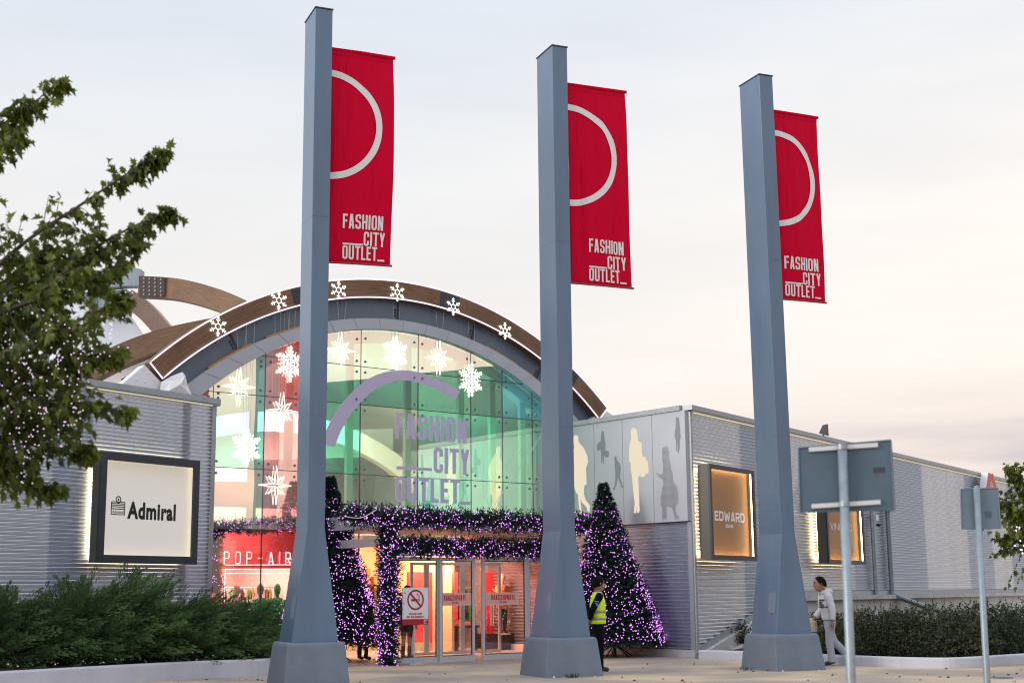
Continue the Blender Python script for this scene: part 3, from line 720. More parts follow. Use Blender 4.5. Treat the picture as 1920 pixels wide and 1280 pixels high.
for i in range(len(UJ)-1):
    for j in range(len(ZJ)-1):
        us = np.linspace(UJ[i]+.008, UJ[i+1]-.008, 9)
        for a, b_ in zip(us[:-1], us[1:]):
            def top(u): 
                q = (RG+.04)**2-(u-UC)**2
                return min(ZJ[j+1]-.008, CG+math.sqrt(q)) if q > 0 else -1
            ta, tb = top(a), top(b_); z0 = ZJ[j]+.008
            if max(ta, tb) <= z0: continue
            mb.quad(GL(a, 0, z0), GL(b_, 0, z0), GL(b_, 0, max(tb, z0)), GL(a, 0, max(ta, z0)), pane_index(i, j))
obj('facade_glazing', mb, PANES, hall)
# lower glazing (left of the lobby) with thinner coating
G_low = glass_mat('lower_pane', (.16, .12, .11), (.72, .78, .70)); G_clear = glass_mat('clear_pane', (.07, .07, .08), (.80, .82, .80))
mb = MB()
for a, b_ in ((-11, UJ[1]), (UJ[1], UJ[2]), (UJ[2], UJ[3]), (UJ[3], UJ[4])): mb.quad(GL(a+.008, 0, .1), GL(b_-.008, 0, .1), GL(b_-.008, 0, 3.005), GL(a+.008, 0, 3.005))
obj('lower_glazing', mb, G_low, hall)
mb = MB()
for u in UJ[1:-1]:
    q = (RG)**2-(u-UC)**2
    if q > 0 and CG+math.sqrt(q) > 3.1: mb.box(GL, u-.008, u+.008, -.03, .004, 3.0, CG+math.sqrt(q))
for z in ZJ[:-1]:
    h_ = math.sqrt(max(0, RG**2-(z-CG)**2)); cuts = [-10.5]+UJ[1:-1]+[min(UC+h_, 2.9)]; cuts = [max(UC-h_, -10.5)]+[u for u in cuts if UC-h_ < u < UC+h_]+[min(UC+h_, 3)]
    for a, b_ in zip(cuts[:-1], cuts[1:]):
        if b_-a > .02: mb.box(GL, a+.009, b_-.009, -.03, .004, z-.008, z+.008)
for u in UJ[1:5]: mb.box(GL, u-.01, u+.01, -.03, .004, .1, 2.99)
obj('glazing_joint', mb, M_dark, hall)
mb = MB()
def disc(mb, fr, u, z, r, w, h=.025, n=8):
    V = [fr(u, w+h, z)]+[fr(u+rr*math.cos(2*math.pi*k/n), w+hh, z+rr*math.sin(2*math.pi*k/n)) for rr, hh in ((r*.7, h), (r, h*.5), (r, 0)) for k in range(n)]
    mb.add(V, [(0, 1+k, 1+(k+1) % n) for k in range(n)]+[(1+n*q+k, 1+n*q+n+k, 1+n*q+n+(k+1) % n, 1+n*q+(k+1) % n) for q in range(2) for k in range(n)])
for u in UJ[1:-1]:
    for z in ZJ[:-1]:
        for su in (-.125, .125):
            for sz in (-.14, .13):
                q = (RG-.08)**2-(u+su-UC)**2
                if q > 0 and z+sz < CG+math.sqrt(q) and z+sz > 3.1 and u+su > -9.3: mb = MB(); disc(mb, GL, u+su, z+sz, .032, .002); obj('glazing_bolt', mb, M_bolt, hall)
    q = (RG-.28)**2-(u-UC)**2
    if q > 0:
        for su in (-.125, .125):
            q2 = (RG-.25)**2-(u+su-UC)**2
            if q2 > 0 and CG+math.sqrt(q2) > 4: mb = MB(); disc(mb, GL, u+su, CG+math.sqrt(q2), .032, .002); obj('glazing_bolt', mb, M_bolt, hall)
a0, a1 = math.pi*.965, math.pi*.035
mb = MB(); ring(mb, RG-.02, 9.10, CG, -.70, -.15, .10, a0, a1, 72); 
I = arc(9.10, -.70, a0, a1, 36); J = arc(RG-.02, CG, a0, a1, 36)
obj('arch_flashing', mb, M_flash, hall)
for (iu, iz), (ou, oz) in zip(J, I):
    d_ = np.array([ou-iu, oz-iz]); n_ = np.array([-d_[1], d_[0]]); n_ /= np.linalg.norm(n_); n_ *= .006
    mb = MB(); mb.hexa([GL(iu-n_[0], .10, iz-n_[1]), GL(iu+n_[0], .10, iz+n_[1]), GL(ou+n_[0], .10, oz+n_[1]), GL(ou-n_[0], .10, oz-n_[1]), GL(iu-n_[0], .107, iz-n_[1]), GL(iu+n_[0], .107, iz+n_[1]), GL(ou+n_[0], .107, oz+n_[1]), GL(ou-n_[0], .107, oz-n_[1])]); obj('flashing_seam', mb, M_trim, hall)
mb = MB(); ring(mb, 9.09, 9.53, -.69, -.62, -.35, -.05, math.pi*.955, math.pi*.045, 72); obj('ring_beam', mb, M_beam, hall)
for k in range(9):
    mb = MB(); a = math.pi*(.17+.083*k)
    P = [(UC+r_*math.cos(a+da), -.65+r_*math.sin(a+da)) for r_, da in ((9.10, -.003), (9.10, .003), (9.52, .003), (9.52, -.003))]
    mb.hexa([GL(u, -.06, z) for u, z in P]+[GL(u, -.03, z) for u, z in P])
    for r_ in (9.17, 9.25, 9.33):
        disc(mb, GL, UC+r_*math.cos(a+.010), -.65+r_*math.sin(a+.010), .03, -.05, .03)
    obj('beam_joint', mb, M_dark, hall)
mb = MB()
for k in range(66):
    a = math.pi*(.06+.88*k/65); disc(mb, GL, UC+9.47*math.cos(a), -.65+9.47*math.sin(a), .016, -.05, .015, 6)
obj('beam_rivets', mb, M_dark, hall)
for c0, c1 in ((.80, .745), (.70, .655), (.64, .60), (.405, .365), (.355, .315), (.305, .27), (.26, .235)):
    mb = MB(); ring(mb, 9.095, 9.125, -.69, -.69, -.2, .07, math.pi*c0, math.pi*c1, 10); obj('amber_edge', mb, M_amber, hall)
# timber arch
A0 = math.atan2(6.45+.61, -10.33+3.64); A1 = math.atan2(6.49+.61, 3.08+3.64)
path = [GL(UC+9.755*math.cos(A0+(A1-A0)*i/72), .22, -.615+9.755*math.sin(A0+(A1-A0)*i/72)) for i in range(73)]
mb = MB(); mb.sweep(path, .235, .34, -GL.w); obj('timber_arch', mb, M_wood, hall)
for a_, wd in ((.455, .06), (.605, .025), (.305, .022)):
    mb = MB(); a = math.pi*a_; P = [(UC+r_*math.cos(a+da), -.615+r_*math.sin(a+da)) for r_, da in ((9.56, -wd/2), (9.56, wd/2), (9.95, wd/2), (9.95, -wd/2))]
    mb.hexa([GL(u, .215, z) for u, z in P]+[GL(u, .232, z) for u, z in P])
    for k in range(3):
        for q in range(3): disc(mb, GL, UC+(9.63+.12*k)*math.cos(a+wd*(q-1)*.35), -.615+(9.63+.12*k)*math.sin(a+wd*(q-1)*.35), .022, .232, .015, 6)
    obj('splice_plate', mb, M_dark, hall)
for q_ in ([(271, 684), (224, 724), (306, 742), (301, 715)], [(1112, 783), (1133, 768), (1152, 780), (1150, 800), (1112, 800)]):      # white metal feet of the arch
    P = [GL.px(x, y, .16) for x, y in q_]; mb = MB(); mb.poly(P, lambda x, y, h: GL(x, -.2+h, y), .36)
    if len(q_) == 4:
        for x, y in ((268, 692), (262, 700), (277, 700), (288, 712), (256, 712), (272, 716)): u, z = GL.px(x, y, .16); disc(mb, GL, u, z, .024, .16, .015, 6)
    obj('arch_foot', mb, M_membrane, hall)
# crumpled white sheeting tied round the left foot of the beam
P = [GL.px(x, y, .25) for x, y in ((302, 716), (318, 706), (342, 697), (345, 704), (352, 722), (358, 742), (330, 752), (296, 742))]
mb = MB(); c = np.mean(P, 0); V = [GL(c[0], .45, c[1])]
for k, p in enumerate(P): V.append(GL(p[0], .25+.06*(k % 2), p[1]))
for k, p in enumerate(P): q = c+(np.array(p)-c)*.55; V.append(GL(q[0], .36+.07*((k*3) % 4 == 1), q[1]))
n = len(P); mb.add(V, [(1+k, 1+(k+1) % n, 1+n+(k+1) % n, 1+n+k) for k in range(n)]+[(1+n+k, 1+n+(k+1) % n, 0) for k in range(n)]); obj('wrapped_sheeting', mb, M_membrane, hall)
# red-brown corner strip where glass meets the panel wall
ue = GL.px(1010, 880)[0]
M_redstrip = mat('red_brown_strip', (.16, .025, .02), .5)
mb = MB(); mb.box(GL, ue-.03, ue+.06, .006, .10, 2.6, ZR-.2); obj('corner_strip', mb, M_redstrip, hall)
# lilac ring and wording on the glass
mb = MB(); PX = [(604, 832), (614, 800), (640, 757), (680, 717), (720, 698), (760, 694), (800, 702), (835, 718), (862, 733)]
PXi = [(628, 838), (640, 806), (660, 773), (694, 737), (726, 719), (760, 713), (797, 721), (828, 735), (853, 750)]
So = [GL.px(*p) for p in PX]; Si = [GL.px(*p) for p in PXi]
So = [tuple(p) for p in densify(So, 5)]; Si = [tuple(p) for p in densify(Si, 5)]
V = [GL(u, .006, z) for u, z in So]+[GL(u, .006, z) for u, z in Si]; n = len(So)
mb.add(V, [(i, i+1, n+i+1, n+i) for i in range(n-1)])
obj('logo_ring', mb, M_lilac, hall)
def glass_line(txt, xl, xr, yt_l, yb_l, mb, t=.15):
    u0, zb = GL.px(xl, yb_l); u1, _ = GL.px(xr, yb_l); zt = GL.px(xl, yt_l)[1]
    put_letters(mb, letters(txt, zt-zb, w=.40, t=t, gap=.07, x0=u0, y0=zb, width=u1-u0), lambda x, y, h: GL(x, h, y), base=.005)
mb = MB()
glass_line('FASHION', 741, 875, 773, 821, mb); glass_line('CITY', 813, 880, 838, 886, mb); glass_line('OUTLET', 741, 862, 892, 939, mb)
u0, z0 = GL.px(743, 877); u1, z1 = GL.px(810, 882); mb.box(GL, u0, u1, 0.004, .006, z0-.03, z0+.05)
u0, z0 = GL.px(860, 943); u1, _ = GL.px(882, 943); mb.box(GL, u0, u1, 0.004, .0065, z0-.03, z0+.05)
obj('logo_lettering', mb, M_lilac, hall)
# steel structure behind the glass
M_wht = mat('white_steel', (.78, .80, .80), .5)
for k, u in enumerate(UJ[1:-1]):
    q = 8.15**2-(u-.14-UC)**2
    if q > 0:
        mb = MB(); mb.box(GL, u-.24, u-.06, -.34, -.22, 3.05, CG+math.sqrt(q)); obj('mullion', mb, M_wht, hall)
mb = MB(); ring(mb, 7.98, 8.28, CG, CG, -.5, -.16, a0, a1, 60); obj('inner_rim', mb, M_wht, hall)
# shell, back wall, gallery band, inner floor
M_shell = mat('hall_lining', (.66, .67, .67), .8)
mb = MB(); n = 40; I = arc(8.9, -.5, math.pi*.96, math.pi*.04, n); V = []
for u, z in I: V += [GL(u, -.36, z), GL(u, -13, z)]
mb.add(V, [(2*i, 2*i+2, 2*i+3, 2*i+1) for i in range(n)]); mb.add([GL(u, -12.95, z) for u, z in I]+[GL(I[-1][0], -12.95, 0), GL(I[0][0], -12.95, 0)], [tuple(range(n+3))])
obj('hall_shell', mb, M_shell, hall)
mb = MB(); mb.box(GL, -12, 4.2, -12.9, WV+.1, -.05, .012); fo = struct('hall_floor', mb, mat('hall_floor_tile', (.55, .50, .44), .25))
M_band = mat('gallery_white', (.55, .57, .56), .6)
mb = MB(); P = [(-12, 4.45), (-4.2, 4.75), (-4.2, 5.35), (.8, 5.75), (.8, 6.6), (-12, 5.55)]
mb.poly(P, lambda x, y, h: GL(x, -7.2+h, y), .2); mb.box(GL, -12, 3.5, -7.2, -7.0, 3.2, 4.0)
obj('gallery_front', mb, M_band, hall)
for u, zt_ in ((-8.6, 5.6), (-6.6, 7.0)): mb = MB(); mb.box(GL, u-.16, u+.16, -5.2, -4.9, 0, zt_); obj('hall_column', mb, M_wht, hall)
pts = [GL(UC+6.6*math.cos(a), -6.0, 1.2+5.2*math.sin(a)) for a in np.linspace(math.pi*.93, math.pi*.07, 30)]
mb = MB(); mb.sweep(pts, .28, .3, -GL.w); obj('inner_arch', mb, M_wht, hall)
def area(name, loc, target, size, energy, color, sy=None):
    l = bpy.data.lights.new(name, 'AREA'); l.energy = energy; l.color = color; l.size = size
    if sy: l.shape = 'RECTANGLE'; l.size_y = sy
    o = bpy.data.objects.new(name, l); COL.objects.link(o); o.location = [float(k) for k in loc]
    d_ = Vector([float(k) for k in target])-o.location; o.rotation_euler = d_.to_track_quat('-Z', 'Y').to_euler(); return o
area('hall_light', GL(-4.5, -3.4, 7.0), GL(-4.2, -7, 4.0), 4.0, 620, (1, .95, .88))
area('hall_light', GL(-3.6, -1.6, 3.3), GL(-3.6, -1.0, 9), 7.0, 90, (.95, 1, .95), 1.0)
area('hall_light', GL(-2.0, -2.0, 3.3), GL(-2.0, -7, 4.2), 4.0, 160, (1, .55, .45), .8)  # added pink light standing in for the glow from the shops

# ------------------------------------------------------------------ shops inside, seen through the lower glass
M_pinkwall = mat('pink_shop_wall', (.85, .46, .42), .6); M_redpanel = mat('red_shop_panel', (.60, .05, .06), .5); M_cream = mat('cream_shop_wall', (.75, .62, .42), .6)
sh1 = thing('neon_shop', 'pink neon lit shop front behind the lower left glass reading POP-AIR', 'shop', GL(-7.4, -3, 0))
uL, uR = GL.px(412, 1050, -1.6)[0], GL.px(575, 1050, -1.6)[0]
mb = MB(); mb.box(GL, uL-.6, uR+.3, -6.0, -5.9, 0, 3.1); mb.box(GL, uL-.6, uL-.5, -5.9, -1.75, 0, 3.1); mb.box(GL, uR+.2, uR+.3, -5.9, -1.75, 0, 3.1); mb.box(GL, uL-.6, uR+.3, -6, -1.75, 3.1, 3.2)
obj('shop_wall', mb, M_pinkwall, sh1)
zs0 = GL.px(480, 1062, -1.6)[1]
mb = MB(); mb.box(GL, uL-.6, uR+.3, -1.75, -1.65, zs0-.05, 3.15); mb.box(GL, uL-.6, uL+.1, -1.75, -1.65, 0, zs0-.055); obj('sign_band', mb, M_redpanel, sh1)
u0, z0 = GL.px(419, 1057, -1.6); u1, _ = GL.px(545, 1053, -1.6); zt = GL.px(440, 1033, -1.6)[1]
mb = MB(); put_letters(mb, letters('P O P - A I R', zt-z0, w=.5, t=.10, gap=.10, x0=u0, y0=z0, width=u1-u0), lambda x, y, h: GL(x, -1.6+h, y)); obj('neon_lettering', mb, E_neon, sh1)
mb = MB()
for z in (zs0+.04, zs0-.06, zs0-.16): mb.tube([GL(uL+.15, -1.6, z), GL(uR+.2, -1.6, z+.02)], .012, 6)
for z in (z0+.06, z0+.14): mb.tube([GL(u1-.1, -1.6, z), GL(uR+.2, -1.6, z)], .012, 6)
mb.tube([GL(uL+.15, -1.6, .1), GL(uL+.15, -1.6, zs0-.05)], .012, 6)
obj('neon_line', mb, E_neon, sh1)
M_gar = mat('garment_green_tint', (.05, .30, .09), .7); M_gar2 = mat('garment_pale', (.60, .42, .38), .7); M_gar3 = mat('garment_dark', (.05, .035, .04), .7); M_gar4 = mat('garment_orange', (.62, .26, .08), .7); M_manq = mat('mannequin_skin', (.65, .45, .36), .5)
def mannequin(u, w, label, m_top, m_leg, h=1.8, arms=True, zb=.05):
    o = thing('mannequin', label, 'mannequin', GL(u, w, zb)); s_ = h/1.8
    def P(a, z, b=0): return GL(u+a*s_, w+b*s_, zb+z*s_)
    def ell(z, rx, ry, a=0): return [P(a+rx*math.cos(2*math.pi*k/12), z, ry*math.sin(2*math.pi*k/12)) for k in range(12)]
    def loft(mb, rows):
        V = [p for r_ in rows for p in ell(*r_)]; n_ = len(rows)
        mb.add(V, [(i*12+k, i*12+(k+1) % 12, i*12+12+(k+1) % 12, i*12+12+k) for i in range(n_-1) for k in range(12)]+[tuple(range(11, -1, -1)), tuple((n_-1)*12+k for k in range(12))])
    mb = MB(); loft(mb, [(1.42, .05, .05), (1.50, .045, .05), (1.56, .07, .085), (1.64, .085, .10), (1.72, .075, .09), (1.79, .03, .04)]); obj('head', mb, m_top if m_top is M_gar else M_manq, o, smooth=True)
    mb = MB(); loft(mb, [(.72, .20, .15), (.95, .18, .13), (1.10, .15, .11), (1.30, .20, .13), (1.42, .17, .10), (1.46, .07, .06)])
    if arms:
        for sx_ in (-1, 1): mb.tube([P(.19*sx_, 1.40), P(.25*sx_, 1.12, .03), P(.22*sx_, .85, .10)], [.06, .05, .035], 8)
    obj('coat', mb, m_top, o, smooth=True)
    mb = MB()
    for sx_ in (-1, 1): mb.tube([P(.09*sx_, .80), P(.09*sx_, .45, .01), P(.09*sx_, .06), P(.09*sx_, .0, .10)], [.09, .065, .045, .04], 8)
    obj('legs', mb, m_leg, o, smooth=True)
    mb = MB(); mb.lathe([(.22, -.045), (.22, -.01), (.02, -.005)], P(0, 0), 16); obj('base_disc', mb, M_alu, o)
for x, label, m1, m2 in ((443, 'pale pink mannequin at the far left of the neon shop window', M_gar2, M_gar2), (487, 'slim green tinted mannequin second from left in the neon shop window', M_gar, M_gar3), (519, 'broad green tinted mannequin by the pillar in the neon shop window', M_gar, M_gar)):
    mannequin(GL.px(x, 1150, -1.0)[0], -1.0, label, m1, m2, 1.75)  # green ones: the glass film's tint is put into coat and head colour
rl_ = thing('clothes_rail', 'clothes rail of pink and green garments behind the mannequins in the neon shop', 'clothes rail', GL((uL+uR)/2, -3.2, 0))
mb = MB(); mb.tube([GL(uL, -3.2, .01), GL(uL, -3.2, 1.72), GL(uR, -3.2, 1.72), GL(uR, -3.2, .01)], .02, 6); obj('rail', mb, M_alu, rl_)
for k in range(22):
    u = uL+.1+(uR-uL-.2)*k/22; dz = .06*math.sin(5*k); mb = MB()
    P_ = [(u-.015, -3.42), (u+.05, -3.42), (u+.05, -2.98), (u-.015, -2.98)]; lo_ = .75+.3*((k*7) % 5)/5
    mb.hexa([GL(a_, b_, lo_) for a_, b_ in P_]+[GL(a_, b_+(.12 if b_ < -3.2 else -.12), 1.68) for a_, b_ in P_]); obj('hanging_garment', mb, (M_gar, M_gar2, M_pinkwall, M_gar4, M_gar3)[(k*3) % 5], rl_)
wl_ = thing('window_lights', 'tiny green white fairy lights hung inside the neon shop window', 'light string', GL((uL+uR)/2, -.6, 1.5))
Q_ = np.array([GL(uL+(uR-uL)*RNG.random(), -.55-.25*RNG.random(), .3+1.75*RNG.random()) for _ in range(170)])
bulbs('bulbs', Q_, .010*(.7+.6*RNG.random(len(Q_))), E_fairy_g, wl_)
area('shop_light', GL(-7.8, -3.2, 3.0), GL(-7.8, -3.6, 0), 2.6, 900, (1, .50, .47), 1.2)
area('shop_light', GL(-7.6, -.7, 2.9), GL(-7.6, -1.75, 2.4), 2.2, 40, (1, .52, .46), .2)  # added wash light, there only to brighten the sign band
# shops behind the lobby: warm bright one on the left, pink one on the right
sh2 = thing('bright_shop', 'brightly lit cream shop interior behind the light wrapped column', 'shop', GL(-4.6, -3, 0))
u0, u1 = GL.px(640, 1150, -3)[0], GL.px(775, 1150, -3)[0]
mb = MB(); mb.box(GL, u0-.5, u1, -5, -4.9, 0, 2.9); mb.box(GL, u1, u1+.08, -4.9, -1.2, 0, 2.9); mb.box(GL, u0-.5, u1+.08, -5, -1.2, 2.9, 3.0); obj('shop_wall', mb, M_cream, sh2)
mb = MB()
for z in (.55, 1.15, 1.75): mb.box(GL, u0, u1-.1, -4.85, -4.5, z, z+.03)
for u in np.linspace(u0, u1-.1, 5): mb.box(GL, u-.015, u+.015, -4.5, -4.47, 0, 2.3)
obj('shelf_unit', mb, M_dark, sh2)
for k in range(26):
    mb = MB(); u = u0+.1+(u1-u0-.3)*k/26; z = (1.18, 1.78, .58)[k % 3]; hh = .2+.3*random.random(); mb.box(GL, u, u+.10, -4.8, -4.55, z, z+hh); obj('folded_garment', mb, M_gar4 if k % 4 else M_gar2, sh2)
for k in range(10): mb = MB(); mb.box(GL, u0+.2+.22*k, u0+.28+.22*k, -4.4, -4.1, .9+.1*(k % 3), 1.7); obj('hanging_garment', mb, M_gar3 if k % 3 else M_gar4, sh2)
area('shop_light', GL((u0+u1)/2, -2.6, 2.85), GL((u0+u1)/2, -3.4, 0), 1.6, 200, (1, .76, .42), 1.2)
sh3 = thing('pink_shop', 'pink and orange lit shop interior seen through the glass doors', 'shop', GL(-1, -3, 0))
u2, u3 = u1+.2, 2.4
mb = MB(); mb.box(GL, u2, u3, -6, -5.9, 0, 2.9); mb.box(GL, u3, u3+.08, -5.9, -.3, 0, 2.9); mb.box(GL, u2, u3+.08, -6, -.3, 2.9, 3.0); obj('shop_wall', mb, mat('salmon_shop_wall', (.80, .30, .20), .6), sh3)
for x in (790, 820, 850, 935): 
    mb = MB(); u = GL.px(x, 1150, -2)[0]; mb.box(GL, u-.34, u+.22, -2.2, -2.1, .25, 2.1); obj('red_panel', mb, M_redpanel, sh3)
mb = MB(); mb.box(GL, GL.px(905, 1150, -1.4)[0], GL.px(975, 1150, -1.4)[0], -1.8, -1.2, .05, .45); obj('display_plinth', mb, M_gar3, sh3)
mannequin(GL.px(942, 1150, -1.3)[0], -1.3, 'headless style mannequin in a pale orange coat on a plinth behind the right hand door', M_gar4, M_gar3, 1.6, zb=.46)
mannequin(GL.px(928, 1150, -2.6)[0], -2.6, 'tall mannequin in dark clothes standing behind the orange coated mannequin', M_gar3, M_gar2, 1.9)
ra, rb_ = GL.px(815, 1150, -3.2)[0], GL.px(985, 1150, -3.2)[0]
r2_ = thing('clothes_rail', 'clothes rail of orange and dark garments deep inside the pink shop behind the doors', 'clothes rail', GL((ra+rb_)/2, -3.2, 0))
mb = MB(); mb.tube([GL(ra, -3.2, .01), GL(ra, -3.2, 1.68), GL(rb_, -3.2, 1.68), GL(rb_, -3.2, .01)], .02, 6); obj('rail', mb, M_alu, r2_)
for k in range(24):
    u = ra+.08+(rb_-ra-.2)*k/24; mb = MB(); P_ = [(u-.015, -3.42), (u+.05, -3.42), (u+.05, -2.98), (u-.015, -2.98)]; lo_ = .7+.35*((k*7) % 5)/5
    mb.hexa([GL(a_, b_, lo_) for a_, b_ in P_]+[GL(a_, b_+(.12 if b_ < -3.2 else -.12), 1.64) for a_, b_ in P_]); obj('hanging_garment', mb, (M_gar4, M_gar3, M_gar2, M_redpanel, M_gar, M_gar3)[(k*5) % 6], r2_)
dt = thing('display_table', 'low dark display table with folded garments inside behind the middle doors', 'table', GL(GL.px(870, 1200, -1.6)[0], -1.6, 0)); ud_ = GL.px(870, 1200, -1.6)[0]
mb = MB(); mb.box(GL, ud_-.5, ud_+.3, -2.0, -1.3, .62, .68); obj('table_top', mb, M_gar3, dt)
for uu, ww in ((ud_-.46, -1.95), (ud_-.46, -1.4), (ud_+.2, -1.95), (ud_+.2, -1.4)): mb = MB(); mb.box(GL, uu, uu+.06, ww, ww+.06, .012, .62); obj('leg', mb, M_gar3, dt)
for k in range(5): mb = MB(); mb.box(GL, ud_-.44+.145*k, ud_-.33+.145*k, -1.85, -1.5, .681, .72+.05*(k % 3)); obj('folded_garment', mb, (M_gar2, M_gar4, M_redpanel)[k % 3], dt)
wl2 = thing('window_lights', 'tiny green white fairy lights draped inside behind the glass doors', 'light string', GL((ra+rb_)/2, -1.0, 1.2))
Q_ = np.array([GL(ra+(rb_-ra)*t_, -1.0-.3*RNG.random(), .55+.35*math.sin(9*t_)+.9*RNG.random()**2) for t_ in RNG.random(150)])
bulbs('bulbs', Q_, .010*(.7+.6*RNG.random(len(Q_))), E_fairy_g, wl2)
area('shop_light', GL(-1.2, -1.6, 2.85), GL(-1.2, -3.6, 0), 2.4, 900, (1, .36, .22), 1.4)

# ------------------------------------------------------------------ door lobby
lob = thing('door_lobby', 'flat roofed glass lobby with sliding doors standing out of the arched front', 'entrance', GL(-1.5, WV, 0))
uc = GL.px(722, 1243, WV)[0]; uE = GL.px(1084, 1000, WV)[0]
zdoor = GL.px(820, 1043, WV)[1]
ztr0, ztr1 = GL.px(850, 1012, WV)[1], GL.px(850, 992, WV)[1]
zroof = GL.px(850, 966, WV)[1]
mb = MB(); mb.box(GL, uc-.15, uE, .12, WV+.10, ztr1+.005, zroof); obj('lobby_roof', mb, M_flash, lob)
mb = MB(); mb.box(GL, uc-.1, uE-.05, WV-.12, WV+.04, zdoor+.005, ztr0-.03); obj('door_header', mb, M_alu, lob)
mb = MB(); mb.box(GL, uc-.1, uE-.05, WV-.04, WV-.03, ztr0-.028, ztr1); obj('clerestory_glass', mb, G_clear, lob)
for x in (790, 855, 925): mb = MB(); u = GL.px(x, 1005, WV)[0]; mb.box(GL, u-.012, u+.012, WV-.03, WV+.01, ztr0-.029, ztr1); obj('clerestory_bar', mb, M_alu, lob)
mb = MB(); mb.box(GL, uc-.08, uc+.08, .12, WV-.13, ztr0-.16, ztr0+.02); mb.box(GL, uc-.04, uc+.04, .12, .2, 0, ztr0-.165); obj('side_beam', mb, M_alu, lob)
for ua, ub in ((uc-.08, uc+.08), (uE-.16, uE-.04)): mb = MB(); mb.box(GL, ua, ub, WV-.1, WV+.06, .012, zdoor); obj('lobby_post', mb, M_alu, lob)
def door(x0, x1, w, label, sticker, handle=None):
    a, b_ = GL.px(x0, 1240, w)[0], GL.px(x1, 1240, w)[0]
    mb = MB(); mb.frame(GL, a, b_, .02, zdoor-.008, .075, w-.05, w); mb.box(GL, a+.075, b_-.075, w-.045, w-.005, .095, .14)
    d_ = obj('sliding_door', mb, M_alu, lob); d_['label'] = label
    mb = MB(); mb.quad(GL(a+.075, w-.025, .14), GL(b_-.075, w-.025, .14), GL(b_-.075, w-.025, zdoor-.083), GL(a+.075, w-.025, zdoor-.083)); obj('door_glass', mb, G_clear, d_)
    mb = MB(); mb.frame(GL, a+.075, b_-.075, .14, zdoor-.083, .018, w-.03, w-.012); obj('glazing_gasket', mb, M_dark, d_)
    if sticker:
        xa, xb, yt, yb = sticker; s0, z1 = GL.px(xa, yt, w); s1, z0 = GL.px(xb, yb, w)
        mb = MB(); mb.box(GL, s0, s1, w-.022, w-.018, z0, z1); st = obj('welcome_sticker', mb, M_pinkfilm, d_)
        hgt = z1-z0; pw = s1-s0; mb = MB()
        put_letters(mb, letters('ΚΑΛΩΣΗΡΘΑΤΕ', hgt*.42, w=.40, t=.15, gap=.07, x0=s0+pw*handle[2], y0=z0+hgt*.40, width=pw*.70), lambda x, y, h: GL(x, w-.018+h, y), base=.002)
        put_letters(mb, letters('WELCOME', hgt*.14, w=.55, t=.2, gap=.12, x0=s0+pw*(handle[2]+.24), y0=z0+hgt*.16, width=pw*.22), lambda x, y, h: GL(x, w-.018+h, y), base=.002)
        obj('lettering', mb, M_red, d_)
        if handle[0]:
            u, z = GL.px(handle[0], handle[1], w); mb = MB(); mb.tube(rp([GL(u, w+.03, z-.24), GL(u, w+.05, z-.22), GL(u, w+.05, z+.22), GL(u, w+.03, z+.24)], 0), .016, 8)
            mb.tube([GL(u+.07, w+.03, z-.24), GL(u+.07, w+.05, z-.22), GL(u+.07, w+.05, z+.22), GL(u+.07, w+.03, z+.24)], .016, 8); obj('handle', mb, M_alu, d_)
door(736, 824, WV, 'sliding glass door carrying no welcome strip', None)
door(824.5, 891, WV+.055, 'sliding glass door with pink welcome strip left of the gap', (826, 885, 1111, 1134), (0, 0, .12))
door(905, 990, WV+.055, 'sliding glass door with pink welcome strip and pull handle', (909, 973, 1110, 1133), (918, 1152, .20))
door(990.5, 1062, WV, 'sliding glass door half hidden behind the middle pylon', None)
# inner doors
for x0, x1 in ((770, 800), (800, 868), (868, 940)):
    a, b_ = GL.px(x0, 1200, .25)[0], GL.px(x1, 1200, .25)[0]
    mb = MB(); mb.frame(GL, a, b_, .03, zdoor-.05, .07, .2, .25); obj('inner_door_frame', mb, M_alu, lob)
    mb = MB(); mb.quad(GL(a+.07, .22, .1), GL(b_-.07, .22, .1), GL(b_-.07, .22, zdoor-.12), GL(a+.07, .22, zdoor-.12)); obj('inner_door_glass', mb, G_clear, lob)
area('lobby_lamp', GL(-1.5, 1.6, ztr1-.05), GL(-1.5, 1.6, 0), 1.6, 22, (1, .75, .58), 1.2)

# no-smoking board
WN = WV+.35
n0, nzt = GL.px(755, 1101, WN); n1, nzb = GL.px(803, 1170, WN)
ns = thing('no_smoking_board', 'white no smoking board with red base strip in front of the left door', 'sign', GL((n0+n1)/2, WN, .0))
mb = MB(); zred = nzb+(nzt-nzb)*.155; mb.box(GL, n0, n1, WN-.02, WN, zred+.001, nzt); obj('board', mb, M_signwhite, ns)
mb = MB(); mb.box(GL, n0, n1, WN-.02, WN, nzb, zred); obj('red_strip', mb, M_red, ns)
mb = MB(); cu, cz, r_ = (n0+n1)/2, nzt-(nzt-nzb)*.33, (n1-n0)*.325
for k in range(36):
    a0_, a1_ = 2*math.pi*k/36, 2*math.pi*(k+1)/36; mb.quad(*[GL(cu+q*math.cos(a), WN+.003, cz+q*math.sin(a)) for q, a in ((r_, a0_), (r_, a1_), (r_*.82, a1_), (r_*.82, a0_))])
d_ = r_*.86*math.sqrt(.5); e_ = r_*.07
mb.quad(GL(cu-d_-e_, WN+.0045, cz+d_-e_), GL(cu+d_-e_, WN+.0045, cz-d_-e_), GL(cu+d_+e_, WN+.0045, cz-d_+e_), GL(cu-d_+e_, WN+.0045, cz+d_+e_))
for x0_, x1_ in ((-.52, .22), (.28, .36), (.44, .52)): mb.box(GL, cu+r_*x0_, cu+r_*x1_, WN, WN+.0035, cz-r_*.13, cz+r_*.09)
